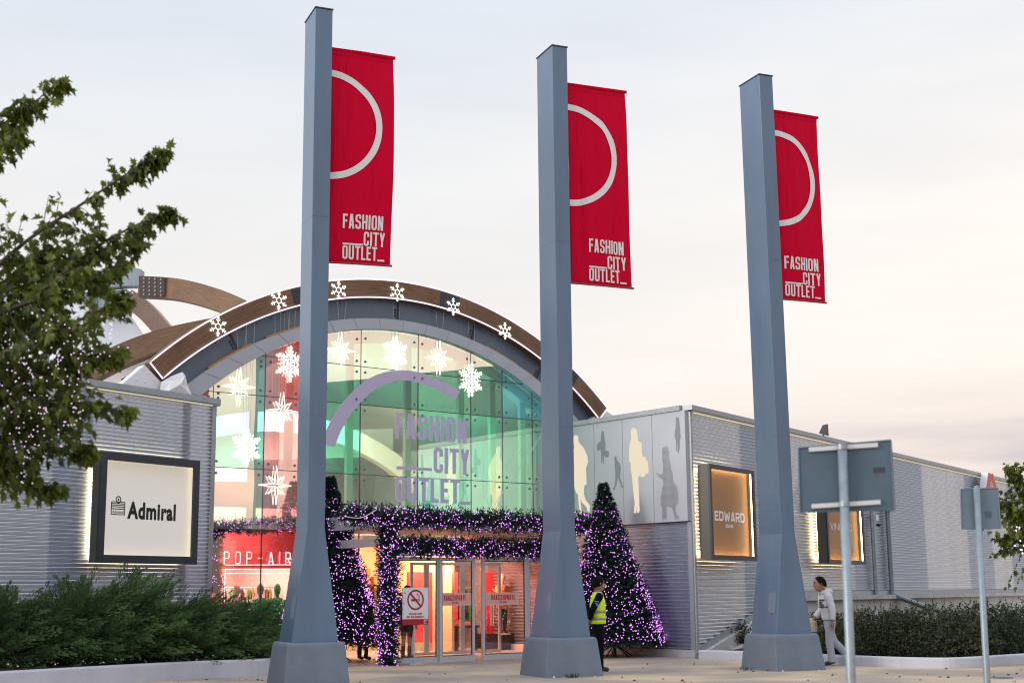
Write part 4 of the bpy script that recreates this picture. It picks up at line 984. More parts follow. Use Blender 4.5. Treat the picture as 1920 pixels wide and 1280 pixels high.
mb.tube([GL(cu+r_*.32, WN+.002, cz+r_*.15), GL(cu+r_*.30, WN+.002, cz+r_*.35), GL(cu+r_*.1, WN+.002, cz+r_*.6)], r_*.025, 4); mb.tube([GL(cu+r_*.48, WN+.002, cz+r_*.15), GL(cu+r_*.46, WN+.002, cz+r_*.4), GL(cu+r_*.25, WN+.002, cz+r_*.62)], r_*.025, 4)
obj('no_smoking_symbol', mb, M_red, ns)
mb = MB(); H_ = nzt-nzb; W_ = n1-n0
put_letters(mb, letters('ΕΥΧΑΡΙΣΤΟΥΜΕ', H_*.055, w=.45, t=.17, gap=.08, x0=n0+W_*.25, y0=nzb+H_*.265, width=W_*.5), lambda x, y, h: GL(x, WN+h, y), base=.003)
put_letters(mb, letters('ΠΟΥ ΔΕΝ ΚΑΠΝΙΖΕΤΕ', H_*.055, w=.45, t=.17, gap=.08, x0=n0+W_*.16, y0=nzb+H_*.185, width=W_*.68), lambda x, y, h: GL(x, WN+h, y), base=.003)
obj('lettering', mb, M_red, ns)
mb = MB()
for i, l_ in enumerate(('FASHION', 'CITY', 'OUTLET')): put_letters(mb, letters(l_, H_*.035, w=.45, t=.17, gap=.08, x0=n0+W_*.82, y0=nzb+H_*(.105-.045*i)), lambda x, y, h: GL(x, WN+h, y), base=.003)
obj('small_print', mb, M_signwhite, ns)
mb = MB(); mb.tube([GL(cu, WN-.05, .03), GL(cu, WN-.04, nzb+.2)], .018, 8); mb.box(GL, cu-.18, cu+.18, WN-.2, WN+.08, 0.001, .03); obj('stand', mb, M_alu, ns)
# ================================================================== TENSILE ROOF BEHIND
tr = thing('tensile_roof', 'white tent roof peak with steel collar and brown timber arches behind the left building', 'roof', at(130, 720, 52)*np.array([1, 1, 0]))
cx, cy, cz0 = at(128, 580, 50)
mb = MB(); prof = [(2.05, 0), (2.35, -.35), (3.0, -1.3), (4.0, -2.5), (5.6, -3.8), (8.0, -5.2), (11, -6.3)]
mb.lathe([(r_, z) for r_, z in prof[::-1]], (cx, cy, cz0), 40); obj('membrane', mb, M_membrane, tr, smooth=True)
mb = MB(); mb.lathe([(2.02, -.15), (2.2, -.12), (2.2, .05), (2.05, .10), (2.05, .28), (1.7, .35)], (cx, cy, cz0), 40)
for k in range(40):
    a = 2*math.pi*k/40; mb.abox(cx+2.2*math.cos(a)-.05, cx+2.2*math.cos(a)+.05, cy+2.2*math.sin(a)-.05, cy+2.2*math.sin(a)+.05, cz0-.3, cz0+.1)
obj('collar_ring', mb, M_steel, tr)
mb = MB(); P = [at(x, y, 48) for x, y in ((176, 527), (205, 520), (232, 517), (262, 520))]; mb.sweep(P, [.34, .36, .36, .30], .5, (0, 1, 0))
P = [at(x, y, 48.3) for x, y in ((185, 566), (212, 562), (240, 556))]; mb.sweep(P, [.28, .32, .28], .5, (0, 1, 0))
for x, y0, y1 in ((205, 536, 588), (214, 540, 580), (236, 545, 590), (242, 548, 585), (180, 548, 590)): mb.tube([at(x, y0, 48.4), at(x, y1, 48.4)], .05, 6)
mb.tube([at(150, 560, 48.6), at(190, 575, 48.6), at(238, 583, 48.6)], .16, 8)
for x, y in ((238, 562), (240, 572), (236, 580), (228, 570), (232, 586)): mb.tube([at(x-3, y, 47.8), at(x+3, y, 47.8)], .07, 6)
obj('steel_hub', mb, M_steel, tr)
def dense(pts, n=8):
    P = [np.array(p) for p in pts]; o = []
    for i in range(len(P)-1):
        for k in range(n):
            s_ = k/n; a, b, c, d = P[max(i-1, 0)], P[i], P[i+1], P[min(i+2, len(P)-1)]
            o.append(.5*((2*b)+(c-a)*s_+(2*a-5*b+4*c-d)*s_**2+(3*b-a-3*c+d)*s_**3))
    return o+[P[-1]]
P = dense([at(x, y, Y) for x, y, Y in ((260, 536, 47.6), (330, 541, 47.2), (400, 559, 46.6), (460, 585, 46), (520, 622, 45.4), (580, 680, 44.8))])
mb = MB(); mb.sweep(P, .36, .5, (.1, 1, 0)); obj('timber_rib', mb, M_wood, tr)
mb = MB()
p0, p1, p2, p3 = at(261, 517.5, 47.5), at(309, 520, 47.3), at(309, 555, 47.3), at(261, 556, 47.5)
mb.hexa([p0, p1, p2, p3]+[p+np.array([0, -.04, 0]) for p in (p0, p1, p2, p3)])
for i in range(4):
    for j in range(5):
        q = p0+(p1-p0)*(.2+.22*i)+(p3-p0)*(.12+.19*j)+np.array([0, -.04, 0]); mb.lathe([(.035, -.035), (.035, .035)], q, 6, m=1)
obj('splice_plate', mb, [mat('rust_plate', (.045, .025, .022), .6), M_steel], tr)
P = dense([at(x, y, Y) for x, y, Y in ((236, 556, 49.5), (268, 580, 50.2), (296, 610, 51), (322, 645, 51.8), (345, 690, 52.6))])
mb = MB(); mb.sweep(P, .33, .5, (.1, 1, 0)); obj('timber_rib', mb, M_wood_pale, tr)
P = dense([at(x, y, Y) for x, y, Y in ((120, 722, 41), (170, 692, 41.5), (225, 665, 42), (290, 640, 42.5), (350, 625, 43), (420, 612, 43.5), (480, 606, 44))])
mb = MB(); mb.sweep(P, .34, .5, (.1, 1, 0)); obj('timber_rib', mb, M_wood, tr)
mb = MB()
for a, b_ in (((228, 712, 41), (350, 655, 42)), ((262, 700, 41), (300, 660, 41.5))): mb.tube([at(*a), at(*b_)], .04, 6)
obj('tie_fitting', mb, M_dark, tr)
P = [at(x, y, 42.6) for x, y in ((188, 714), (262, 680), (306, 664), (306, 760), (188, 760))]
mb = MB(); mb.add(P+[p+np.array([0, .4, 0]) for p in P], [tuple(range(5)), tuple(range(9, 4, -1))]+[(i, (i+1) % 5, 5+(i+1) % 5, 5+i) for i in range(5)])
obj('membrane_valley', mb, M_membrane, tr)

# ================================================================== PYLONS
PY = R(22.9)
def pylon_mesh(levels):
    mb = MB(); V = []
    for z, b_, d_ in levels: V += [(-b_/2, -d_/2, z), (b_/2, -d_/2, z), (b_/2, d_/2, z), (-b_/2, d_/2, z)]
    n = len(levels); mb.add(V, [(i*4+j, i*4+(j+1) % 4, i*4+4+(j+1) % 4, i*4+4+j) for i in range(n-1) for j in range(4)]+[(3, 2, 1, 0), tuple((n-1)*4+j for j in range(4))]); return mb
def bevel(o, wd, seg=2):
    m = o.modifiers.new('edge', 'BEVEL'); m.width = wd; m.segments = seg; m.limit_method = 'ANGLE'; m.angle_limit = R(12); m.harden_normals = False
ZT = 12.16
pyl = thing('pylon', 'tallest grey pylon at left, its base beside the planter kerb', 'pylon', (-3.688*.968, 25.447*.968, 0), PY, 'grey pylons before the entrance')
mb = pylon_mesh([(-.05, 1.15, 1.295), (.665, 1.012, 1.087), (.70, .985, 1.06), (.722, .93, 1.0)])
o = obj('plinth', mb, M_pylon_base, pyl, local=True); bevel(o, .02)
sh_l = [(.715, .818, .908), (2.65, .306, .808), (ZT*.5, .318, .786), (ZT, .326, .764)]
o = obj('shaft', pylon_mesh(sh_l), M_pylon, pyl, local=True); bevel(o, .012)
mb = MB(); mb.abox(-.175, .175, -.395, .395, ZT-.002, ZT+.02); obj('cap_plate', mb, M_dark, pyl, local=True)
mb = MB()
def face(z):  # half sizes at height z on the flare
    s_ = (z-.715)/(2.65-.715); return (.818+(.306-.818)*s_)/2, (.908+(.808-.908)*s_)/2
za, zb = 1.12, 1.52
(ba, da), (bb, db) = face(za), face(zb)
mb.add([(-ba-.006, -.10, za), (-ba-.006, -.36, za), (-bb-.006, -.36, zb), (-bb-.006, -.10, zb), (-ba+.03, -.10, za), (-ba+.03, -.36, za), (-bb+.03, -.36, zb), (-bb+.03, -.10, zb)], [(0, 1, 2, 3), (0, 4, 5, 1), (1, 5, 6, 2), (2, 6, 7, 3), (3, 7, 4, 0)])
obj('access_hatch', mb, M_pylon_base, pyl, local=True)
mb = MB()
for z in (4.6, 8.2):
    s_ = (z-2.65)/(ZT-2.65); bb, dd = (.306+(.326-.306)*s_)/2, (.808+(.764-.808)*s_)/2
    for a_, b_ in (((-bb, -dd), (bb, -dd)), ((bb, -dd), (bb, dd)), ((-bb, dd), (-bb, -dd))): mb.tube([(a_[0], a_[1], z), (b_[0], b_[1], z)], .0035, 4)
obj('weld_seam', mb, M_pylon_base, pyl, local=True)
for x0_, w_, h_ in ((-.46, .05, .05), (-.30, .10, .022), (.10, .16, .018), (.36, .05, .03)):
    mb = MB(); n_ = 9; y0_ = -.648
    P_ = [(x0_+w_*(.5+.5*math.cos(2*math.pi*q/n_)*(.7+.3*random.random())), h_*(.6+.6*math.sin(2*math.pi*q/n_)*(.7+.4*random.random()))) for q in range(n_)]
    mb.add([(x, y0_+.104*max(0, z)/.665*1.0-.001, max(0.001, z)) for x, z in P_], [tuple(range(n_))]); obj('chipped_paint', mb, M_signwhite, pyl, local=True)
k = .968
p2 = dup(pyl, (.883*k, 27.498*k, -.02), 'grey pylon in the middle, the guard standing beside its base')
p3 = dup(pyl, (5.424*k, 28.916*k, -.025), 'shortest looking grey pylon at right, behind the traffic signs', rot=(0, R(-.28), PY))
for o_, s_ in ((pyl, 1.002), (p2, 1.006), (p3, .996)): o_.scale = (1, 1, s_)

# ================================================================== BANNERS
def banner(label, TL, TR, BL, BR, Y0, yaw, sx0, folds, seed, crease=.5, bulge=.09):
    """Cloth between four photographed corners, hung in a vertical plane turned by yaw at depth Y0 of its left edge."""
    fr = Frame(at(TL[0], TL[1], Y0)[:2], yaw)
    c = [fr.px(*p) for p in (TL, TR, BL, BR)]
    def uv(s_, t_):
        a = np.array(c[0])*(1-s_)+np.array(c[1])*s_; b_ = np.array(c[2])*(1-s_)+np.array(c[3])*s_
        p = a*(1-t_)+b_*t_
        p[0] += .05*math.sin(math.pi*t_)*s_*-1.0*(folds > .02); return p
    def surf(s_, t_, h=0.0):
        p = uv(s_, t_); e = math.sin(math.pi*min(1, max(0, t_)))
        d_ = folds*e*(math.sin(9*s_+2.2*t_+seed)+.6*math.sin(21*s_-3*t_+2*seed)) + .10*e*s_*s_*math.sin(3*t_+seed)*.6
        d_ += crease*.011*math.sin(31*s_+4*t_+seed+1.5*math.sin(3*t_))*e*min(1, .3+s_)
        d_ += .012*math.sin(14*t_+5*s_+seed)*(1-t_) + bulge*(1-math.exp(-max(s_, -.1)/.22))*(.35+.65*e)
        return fr(p[0], d_+h, p[1])
    o = thing('banner', label, 'banner', surf(0, 1), 0, 'red banners on the pylons')
    ns, nt_ = 36, 70; mb = MB()
    mb.add([surf(i/ns, j/nt_) for j in range(nt_+1) for i in range(ns+1)], [(j*(ns+1)+i, (j+1)*(ns+1)+i, (j+1)*(ns+1)+i+1, j*(ns+1)+i+1) for j in range(nt_) for i in range(ns)])
    cl_ = obj('cloth', mb, M_banner, o, smooth=True); md = cl_.modifiers.new('thick', 'SOLIDIFY'); md.thickness = .004
    Wd = abs(c[1][0]-c[0][0]); Ht = c[0][1]-c[2][1]
    for t_, rr in ((0.0, .035), (1.0, .022)):
        mb = MB(); mb.tube([surf(-.06, t_), surf(.5, t_), surf(1.03, t_)], rr, 8); obj('rail', mb, M_banner if t_ == 0 else M_red, o)
    for q in (0, 1):   # hems
        mb = MB(); ta, tb = (.005, .028) if q == 0 else (.975, .992)
        mb.add([surf(i/24, tt, .006) for tt in (ta, tb) for i in range(25)], [(i, i+1, 26+i, 25+i) for i in range(24)])
        obj('hem', mb, M_banner, o)
    rr = Ht*.258; tc_ = .362; n_ = 40; mb = MB(); V = []
    for i in range(n_+1):
        a = math.pi/2-math.pi*i/n_
        for q in (1.0, .88): V.append(surf(q*rr*math.cos(a)/Wd*.99+.0, tc_-q*rr*math.sin(a)/Ht, .016))
    mb.add(V, [(2*i, 2*i+2, 2*i+3, 2*i+1) for i in range(n_)]); obj('ring_emblem', mb, M_print, o)
    mb = MB(); wdt = sx0[1]-sx0[0]
    def line(txt, xa, xb, yt, yb):
        hgt = yb-yt
        for i, q in enumerate(letters(txt, 1.0, w=.42, t=.14, gap=.085, width=1.0)):
            mb.add([surf(sx0[0]+wdt*(xa+(xb-xa)*x), yb-hgt*y, .014+.0004*(i % 7)) for x, y in q], [tuple(range(len(q)))])
    line('FASHION', 0, .945, .775, .842); line('CITY', .49, 1, .852, .917); line('OUTLET', 0, .82, .92, .985-.002)
    def bar(xa, xb, y): mb.add([surf(sx0[0]+wdt*x, yy, .014) for x, yy in ((xa, y), (xb, y), (xb, y-.008), (xa, y-.008))], [(0, 1, 2, 3)])
    bar(0, .48, .917); bar(.83, 1.0, .984)
    obj('lettering', mb, M_print, o)
    return o
banner('red banner on the tallest left pylon with a half ring and white wording', (616, 91), (736, 110), (613, 491), (730, 499), 24.75, 27, (.23, .90), .010, .4)
banner('creased red banner on the middle pylon, its lower corner blown outwards', (1063, 158), (1169, 174), (1070, 530), (1183, 541), 26.7, 26, (.29, .91), .020, 1.7, 1.0)
banner('narrow looking red banner on the right hand pylon with curled lower edge', (1449, 208), (1528, 222), (1463, 560), (1545, 568), 28.1, 30, (.10, .90), .016, 3.3)

# ================================================================== FESTIVE LIGHTS
rope = thing('rope_light', 'glowing pink white rope light outlining the timber arch', 'light rope', GL(UC, .3, 8))
def arcpts(r_, a, b_, n): return [GL(UC+r_*math.cos(a+(b_-a)*i/n), .25, -.615+r_*math.sin(a+(b_-a)*i/n)) for i in range(n+1)]
mb = MB(); loop = arcpts(9.985, A0, A1, 90)+arcpts(9.525, A1, A0, 90); mb.tube(loop, .019, 6, closed=True); obj('light_tube', mb, E_rope, rope)
def flake_geo(mb, fr, u, z, w, ru, rz, dense_=False, rr=.012):
    def P(r_, a): return fr(u+ru*r_*math.sin(a), w, z+rz*r_*math.cos(a))
    mb.tube([P(.30, math.pi/3*k+math.pi/6) for k in range(6)], rr, 5, closed=True)
    for k in range(6):
        a = math.pi/3*k
        mb.tube([P(.0 if dense_ else .26, a), P(1.0, a)], rr, 5)
        for r0, ln, s_ in ((.55, .30, .5), (.78, .22, .42)) + (((.36, .34, .55), (.92, .13, .4)) if dense_ else ()):
            for sg_ in (-1, 1): mb.tube([P(r0, a), P(r0+ln*.62, a+sg_*s_*ln/(r0+.2)*1.35)], rr, 5)
        if dense_:
            mb.tube([P(.50, a-.30), P(.60, a), P(.50, a+.30)], rr, 5); mb.tube([P(.70, a-.20), P(.8, a), P(.70, a+.20)], rr, 5)
            mb.tube([P(.44, a+math.pi/6), P(.78, a+math.pi/6)], rr, 5)
names = ['left end of the timber arch', 'timber arch just left of the tallest pylon', 'timber arch just right of the tallest pylon', 'crown of the timber arch beside the dark plate', 'timber arch between crown and right end', 'timber arch next to the middle pylon']
for (x, y), nm in zip(((409, 612), (523, 563), (635, 543.5), (745, 548), (850, 575), (947, 620)), names):
    u, z = GL.px(x, y, .26); o = thing('arch_snowflake', 'small lit snowflake on the ' + nm, 'snowflake light', GL(u, .26, z), 0, 'small snowflakes along the timber arch')
    mb = MB(); flake_geo(mb, GL, u, z, .26, .235, .235, False, .0105); obj('light_tube', mb, E_star, o)
WST = .07
M_wire = mat('steel_wire', (.6, .62, .65), .4, .4)
for x, y, nm in ((545, 682, 'half hidden behind the tallest pylon'), (743, 662, 'under the crown of the glass arch'), (464, 838, 'lowest at left above the hedge'), (885, 712, 'at the right end of the arched glass top')):
    u, z = GL.px(x, y, WST); o = thing('hanging_snowflake', 'large glowing snowflake ' + nm, 'snowflake light', GL(u, WST, z), 0, 'large snowflakes hung before the glass')
    mb = MB(); flake_geo(mb, GL, u, z, WST, .37, .44, True, .0100); obj('light_tube', mb, E_star, o)
    zt = -.62+math.sqrt(max(1, 9.5**2-(u-UC)**2)); mb = MB()
    for du in (-.1, .12): mb.tube([GL(u+du*.4, WST, z+.3), GL(u+du, .05, zt)], .004, 4)
    obj('wire', mb, M_wire, o)
for x, y, nm in ((450, 724, 'at top left beside the building corner'), (531, 770, 'just left of the tallest pylon'), (518, 909, 'lowest of the stars, above the pink neon'), (640, 656, 'just right of the tallest pylon'), (825, 671, 'between the two right hand snowflakes')):
    u, z = GL.px(x, y, WST); o = thing('hanging_star', 'eight pointed lit star ' + nm, 'star light', GL(u, WST, z), 0, 'lit stars hung before the glass')
    mb = MB()
    for k in range(8):
        a = math.pi/4*k; L_ = (.46 if k in (0, 4) else .40 if k in (2, 6) else .30); wd_ = .075
        tip = GL(u+L_*math.sin(a), WST, z+L_*math.cos(a))
        for s_ in (-1, 1):
            b0 = GL(u+.05*math.sin(a)+s_*.030*math.cos(a), WST, z+.05*math.cos(a)-s_*.030*math.sin(a)); b1 = GL(u+.15*math.sin(a)+s_*.034*math.cos(a), WST+.01, z+.15*math.cos(a)-s_*.034*math.sin(a))
            mb.tube([b0, b1, tip], .009, 5)
    obj('light_tube', mb, E_star, o)
    zt = -.62+math.sqrt(max(1, 9.5**2-(u-UC)**2)); mb = MB()
    for du in (-.12, .14): mb.tube([GL(u+du*.3, WST, z+.3), GL(u+du, .05, zt)], .004, 4)
    obj('wire', mb, M_wire, o)

# ------------------------------------------------------------------ needles of trees and garlands
M_fir = leaf_mat('fir_needles', (.006, .018, .014), (.016, .045, .030), trans=.05, noise=6)
def sprig_cloud(P, D, L, n, bl, bw):
    """Needled sprigs: n blades along each of the sprigs starting at P along D with length L."""
    k = len(P); t_ = np.tile(np.linspace(.08, 1, n), k); i = np.repeat(np.arange(k), n)
    base = P[i]+D[i]*(L[i]*t_)[:, None]
    side = unit(np.cross(D[i], RNG.normal(size=(k*n, 3))))
    d_ = unit(D[i]*.75+side*.75)
    return blades(base, d_, bl*(1.1-.35*t_), bw, RNG.random(k*n)*.6+np.repeat(RNG.random(k), n)*.4)
def fir_tree(name_label, base, top, rad, zlow, seed, stand=True, nl=900):
    base = np.array(base); o = thing('christmas_tree', name_label, 'christmas tree', base)
    H_ = top[2]; ax = np.array([top[0]-base[0], top[1]-base[1], 0])
    P = []; D = []; L = []; lam = []
    nb = 900
    for q in range(nb):
        s_ = 1-math.sqrt(RNG.random()) if q % 5 else RNG.random()
        z = zlow+(H_-zlow)*s_; a = RNG.random()*2*math.pi; r_ = rad*(1-s_)**1.0*(.84+.28*RNG.random())+.035
        c = base+ax*(z/H_); p0 = c+np.array([0, 0, z]); out_ = np.array([math.cos(a), math.sin(a), -.18+.45*s_])
        P.append(p0+out_*r_*.25); D.append(out_); L.append(r_*.75); lam.append(p0+out_*r_*(1.0))
    P = np.array(P); D = unit(np.array(D)); L = np.array(L)
    # side sprigs near the ends
    Ps, Ds, Ls = [P], [D], [L]
    for f in (.35, .6, .82):
        for sg_ in (-1, 1):
            sd_ = unit(np.cross(D, np.array([0, 0, 1.0]))); Ps.append(P+D*(L*f)[:, None]); Ds.append(unit(D*.7+sd_*sg_*.7+RNG.normal(size=D.shape)*.15)); Ls.append(L*(.50-.22*f)+.05)
    P2, D2, L2 = np.concatenate(Ps), np.concatenate(Ds), np.concatenate(Ls)
    V, Fc, tn = sprig_cloud(P2, D2, L2, 9, .105, .022); mesh_np('foliage', V, Fc, tn, M_fir, o)
    mb = MB(); rows = [(zlow+(H_-zlow)*s_, rad*.55*(1-s_)+.02) for s_ in np.linspace(0, 1, 8)]
    V = []; 
    for z, r_ in rows:
        for k in range(14): c = base+ax*(z/H_); V.append((c[0]+r_*math.cos(2*math.pi*k/14), c[1]+r_*math.sin(2*math.pi*k/14), z))
    mb.add(V, [(i*14+k, i*14+(k+1) % 14, i*14+14+(k+1) % 14, i*14+14+k) for i in range(7) for k in range(14)]); obj('inner_branches', mb, mat('fir_inner', (.008, .012, .010), .9), o)
    mb = MB(); mb.tube([base+np.array([0, 0, 0]), base+np.array([0, 0, zlow+.2])], .04, 8)
    for k in range(5):
        a = 2*math.pi*k/5+.4; mb.tube([base+np.array([0, 0, .30]), base+np.array([.45*math.cos(a), .45*math.sin(a), .02])], .016, 6)
    obj('stand', mb, M_black, o)
    # strings of bulbs draped over the tips
    Q = []; turns = 17; k = int(nl*1.5)      # strings wound round the cone from tip to foot, with dropouts
    for q in range(k):
        s_ = 1-math.sqrt((q+.5)/k); a = turns*2*math.pi*math.sqrt((q+.5)/k)+.10*RNG.normal()
        z = zlow+(H_-zlow)*s_+.09*RNG.normal()-.05*abs(math.sin(a*2.5)); s2 = min(1, max(0, (z-zlow)/(H_-zlow))); c = base+ax*(z/H_)
        if math.sin(3.1*a+5*z+seed)+math.sin(7*z-2*a) > 1.45: continue
        r_ = rad*(1-s2)*(.97+.16*RNG.random())+.05; Q.append(c+np.array([r_*math.cos(a), r_*math.sin(a), z]))
    bulbs('fairy_lights', np.array(Q),   .0125*(.65+.7*RNG.random(len(Q))), E_fairy, o)
    return o
g1 = gnd(622, 1240); t1z = None
def tree_top(b, px_, py_):
    p = at(px_, py_, b[1]); return p
fir_tree('tall dark fir hung with purple lights partly behind the left pylon', g1, tree_top(g1, 619, 897), 1.12, .55, 1, nl=1500)
g2 = gnd(1153, 1230)
fir_tree('tall dark fir hung with purple lights behind the guard in the yellow vest', g2, tree_top(g2, 1131, 908), 1.10, .45, 2, nl=1400)
def garland(label, path, r, nsp, nl):
    P = dense(path, 12); P = np.array(P); o = thing('garland', label, 'garland', P[0], 0, 'lit fir garlands round the doors')
    seg = np.linalg.norm(np.diff(P, axis=0), axis=1); cum = np.concatenate([[0], np.cumsum(seg)]); T = cum[-1]
    def at_(s_): return np.stack([np.interp(s_, cum, P[:, k]) for k in range(3)], 1)
    s_ = RNG.random(nsp)*T; c = at_(s_); d_ = unit(RNG.normal(size=(nsp, 3))); L = r*(.75+.55*RNG.random(nsp))
    V, Fc, tn = sprig_cloud(c, d_, L, 9, .11, .028); mesh_np('foliage', V, Fc, tn, M_fir, o)
    mb = MB(); mb.tube(list(P), r*.45, 8); obj('core', mb, MATS.get('fir_core') or mat('fir_core', (.008, .011, .010), .9), o)
    s_ = RNG.random(nl)*T; c = at_(s_); d_ = unit(RNG.normal(size=(nl, 3))+np.array([0, -.5, 0])); Q = c+d_*(r*(.8+.3*RNG.random(nl)))[:, None]
    bulbs('fairy_lights', Q, .0125*(.65+.7*RNG.random(nl)), E_fairy, o); return o
zu = GL.px(850, 974, WV)[1]; zl = GL.px(850, 1026, WV)[1]
uw = GL.px(640, 965, WV)[0]
garland('upper lit garland along the lobby roof edge', [GL(uw, WV+.15, zu+.02), GL(uc, WV+.18, zu+.02), GL((uc+uE)/2, WV+.18, zu), GL(uE, WV+.18, zu-.02), GL(uE+.05, WV-.6, zu)], .25, 1700, 800)
garland('lower lit garland along the door header', [GL(uc+.1, WV+.12, zl), GL((uc+uE)/2, WV+.15, zl-.01), GL(uE-.3, WV+.12, zl-.02)], .22, 1300, 560)
garland('upright lit garland wrapped round the lobby corner post', [GL(uc, WV+.12, zu-.1), GL(uc-.02, WV+.16, 1.5), GL(uc, WV+.12, .05)], .25, 1200, 700)
# garland round the neon shop window, inside the glass
P = [GL.px(405, 1110, -.3), GL.px(405, 1000, -.3), GL.px(470, 985, -.3), GL.px(560, 982, -.3)]
garland('reddish garland round the neon shop window inside the glass', [GL(a, -.3, b_) for a, b_ in P], .17, 700, 260)
mb = MB(); a = GL.px(640, 968, WV+.3); b_ = GL.px(700, 962, WV+.3)
cb = thing('cable', 'thin pale cable looped along the upper garland beside the left fir', 'cable', GL(a[0], WV+.4, a[1]))
mb.tube(dense([GL(a[0], WV+.42, a[1]+.0), GL((a[0]+b_[0])/2, WV+.44, a[1]-.02), GL(b_[0], WV+.44, b_[1]+.08)]), .009, 6); obj('cable_run', mb, M_signwhite, cb)
# loose wire from the panel wall to the lobby
wv = thing('guy_wire', 'thin white wire slanting across the lower right of the glass', 'wire', GL(0, .3, 4)); a = GL.px(1014, 818, .3); b_ = GL.px(915, 963, .3)
mb = MB(); mb.tube([GL(a[0], .3, a[1]), GL(b_[0], .3, b_[1])], .008, 5); obj('wire_run', mb, M_signwhite, wv)
# ================================================================== TRAFFIC SIGNS (seen from behind)
M_signback = mat('sign_back_grey', (.085, .135, .185), .5, .35, noise=(5, .12), bump=(30, .04))
M_signback2 = mat('sign_back_pale', (.15, .215, .28), .5, .3, noise=(5, .12))
def traffic_sign(label, Y, post_px, r_, plate, yaw, bars, mt, lab=None, th=.004):
    b0 = at(post_px[0][0], post_px[0][1], Y); 
    b1 = at(post_px[1][0], post_px[1][1], Y); 
    d_ = (b0-b1)/(b0[2]-b1[2]); foot = b1-d_*b1[2]; foot[2] = 0
    o = thing('traffic_sign', label, 'traffic sign', foot, 0, 'traffic signs seen from behind')
    mb = MB(); mb.tube([foot, b1, b0], r_, 14); mb.lathe([(r_*.98, 0), (r_*.6, r_*.5), (.002, r_*.7)], b0, 14); obj('pole', mb, M_steel, o, smooth=True)
    fr = Frame(b0[:2], yaw); wp = -.045
    C_ = [fr.px(*p, w=wp) for p in plate]      # TL TR BR BL
    Q = []
    n = 4; V = [fr(u, wp, z) for u, z in C_]+[fr(u, wp-th, z) for u, z in C_]
    mb = MB(); mb.add(V, [(0, 1, 2, 3), (7, 6, 5, 4)]+[(i, 4+i, 4+(i+1) % 4, (i+1) % 4) for i in range(4)]); pl_ = obj('plate', mb, mt, o)
    mb = MB()      # turned rim
    for i in range(4):
        a, b_ = C_[i], C_[(i+1) % 4]; mb.tube([fr(a[0], wp+.003, a[1]), fr(b_[0], wp+.003, b_[1])], .007, 6)
    obj('rim', mb, mt, o)
    if lab:
        ua, za = fr.px(*lab[0], w=wp); ub, zb = fr.px(*lab[1], w=wp); mb = MB(); mb.box(fr, ua, ub, wp, wp+.0015, zb, za); obj('maker_label', mb, M_signback if mt is not M_signback else M_frame, o)
    for (xa, ya, xb, yb, h) in bars:
        ua, za = fr.px(xa, ya, wp); ub, zb = fr.px(xb, yb, wp); mb = MB()
        mb.hexa([fr(ua, wp+.026, za-h/2), fr(ub, wp+.026, zb-h/2), fr(ub, wp+.002, zb-h/2), fr(ua, wp+.002, za-h/2), fr(ua, wp+.026, za+h/2), fr(ub, wp+.026, zb+h/2), fr(ub, wp+.002, zb+h/2), fr(ua, wp+.002, za+h/2)]); obj('bracket_rail', mb, M_alu, o)
        pz = (za+zb)/2; mb = MB(); mb.tube([b0+d_*(pz-b0[2])+np.array([0, 0, -.018]), b0+d_*(pz-b0[2])+np.array([0, 0, .018])], r_*1.14, 14); obj('clamp', mb, M_steel, o)
    return o
traffic_sign('larger rectangular sign plate seen from behind, two pale rails on a steel pole', 9.6, ((1579, 838), (1596, 1279)), .032, ((1497, 840), (1670, 825), (1677, 955), (1500, 959)), -6, [(1516, 843, 1645, 834, .030), (1521, 949, 1650, 941, .030)], M_signback, ((1637, 876), (1660, 886)))
traffic_sign('smaller pale square sign plate seen from behind at the right edge', 14.6, ((1831, 914), (1851, 1279)), .034, ((1801, 917), (1871, 914.5), (1876, 990), (1803, 991)), -4, [], M_signback2, ((1846, 958), (1860, 970)))

# ================================================================== PEOPLE
M_skin = mat('skin', (.36, .19, .125), .55); M_hair = mat('dark_hair', (.006, .005, .005), .75, spec=.1)
M_vest = mat('yellow_vest', (.74, .96, .02), .6, bump=(18, .3), emit=None); M_refl = mat('grey_reflective', (.36, .37, .38), .4); M_uniform = mat('black_uniform', (.004, .0045, .007), .85, bump=(14, .4), spec=.15)
M_hood = mat('white_hoodie', (.66, .65, .70), .85, bump=(12, .5)); M_track = mat('grey_trousers', (.40, .42, .50), .85, bump=(10, .5)); M_shoe = mat('dark_shoe', (.03, .028, .032), .6); M_bag = mat('beige_bag', (.55, .42, .28), .7, bump=(10, .6))
M_print_d = mat('navy_print', (.03, .035, .09), .7); M_badge = mat('blue_badge', (.10, .32, .62), .5)
def skin_mesh(nodes, edges, root, sub=2):
    names = list(nodes); me = bpy.data.meshes.new('body'); me.from_pydata([tuple(map(float, nodes[k][0])) for k in names], [(names.index(a), names.index(b_)) for a, b_ in edges], [])
    o = bpy.data.objects.new('body', me); COL.objects.link(o)
    sk = o.modifiers.new('skin', 'SKIN'); sk.use_smooth_shade = True
    for i, k in enumerate(names):
        r_ = nodes[k][1]; r_ = r_ if hasattr(r_, '__len__') else (r_, r_)
        me.skin_vertices[0].data[i].radius = r_; me.skin_vertices[0].data[i].use_root = (k == root)
    s_ = o.modifiers.new('sub', 'SUBSURF'); s_.levels = sub; s_.render_levels = sub
    dg = bpy.context.evaluated_depsgraph_get(); ev = o.evaluated_get(dg); m2 = ev.to_mesh()
    V = [tuple(p.co) for p in m2.vertices]; Fc = [tuple(p.vertices) for p in m2.polygons]; ev.to_mesh_clear()
    bpy.data.objects.remove(o); bpy.data.meshes.remove(me)
    return V, Fc
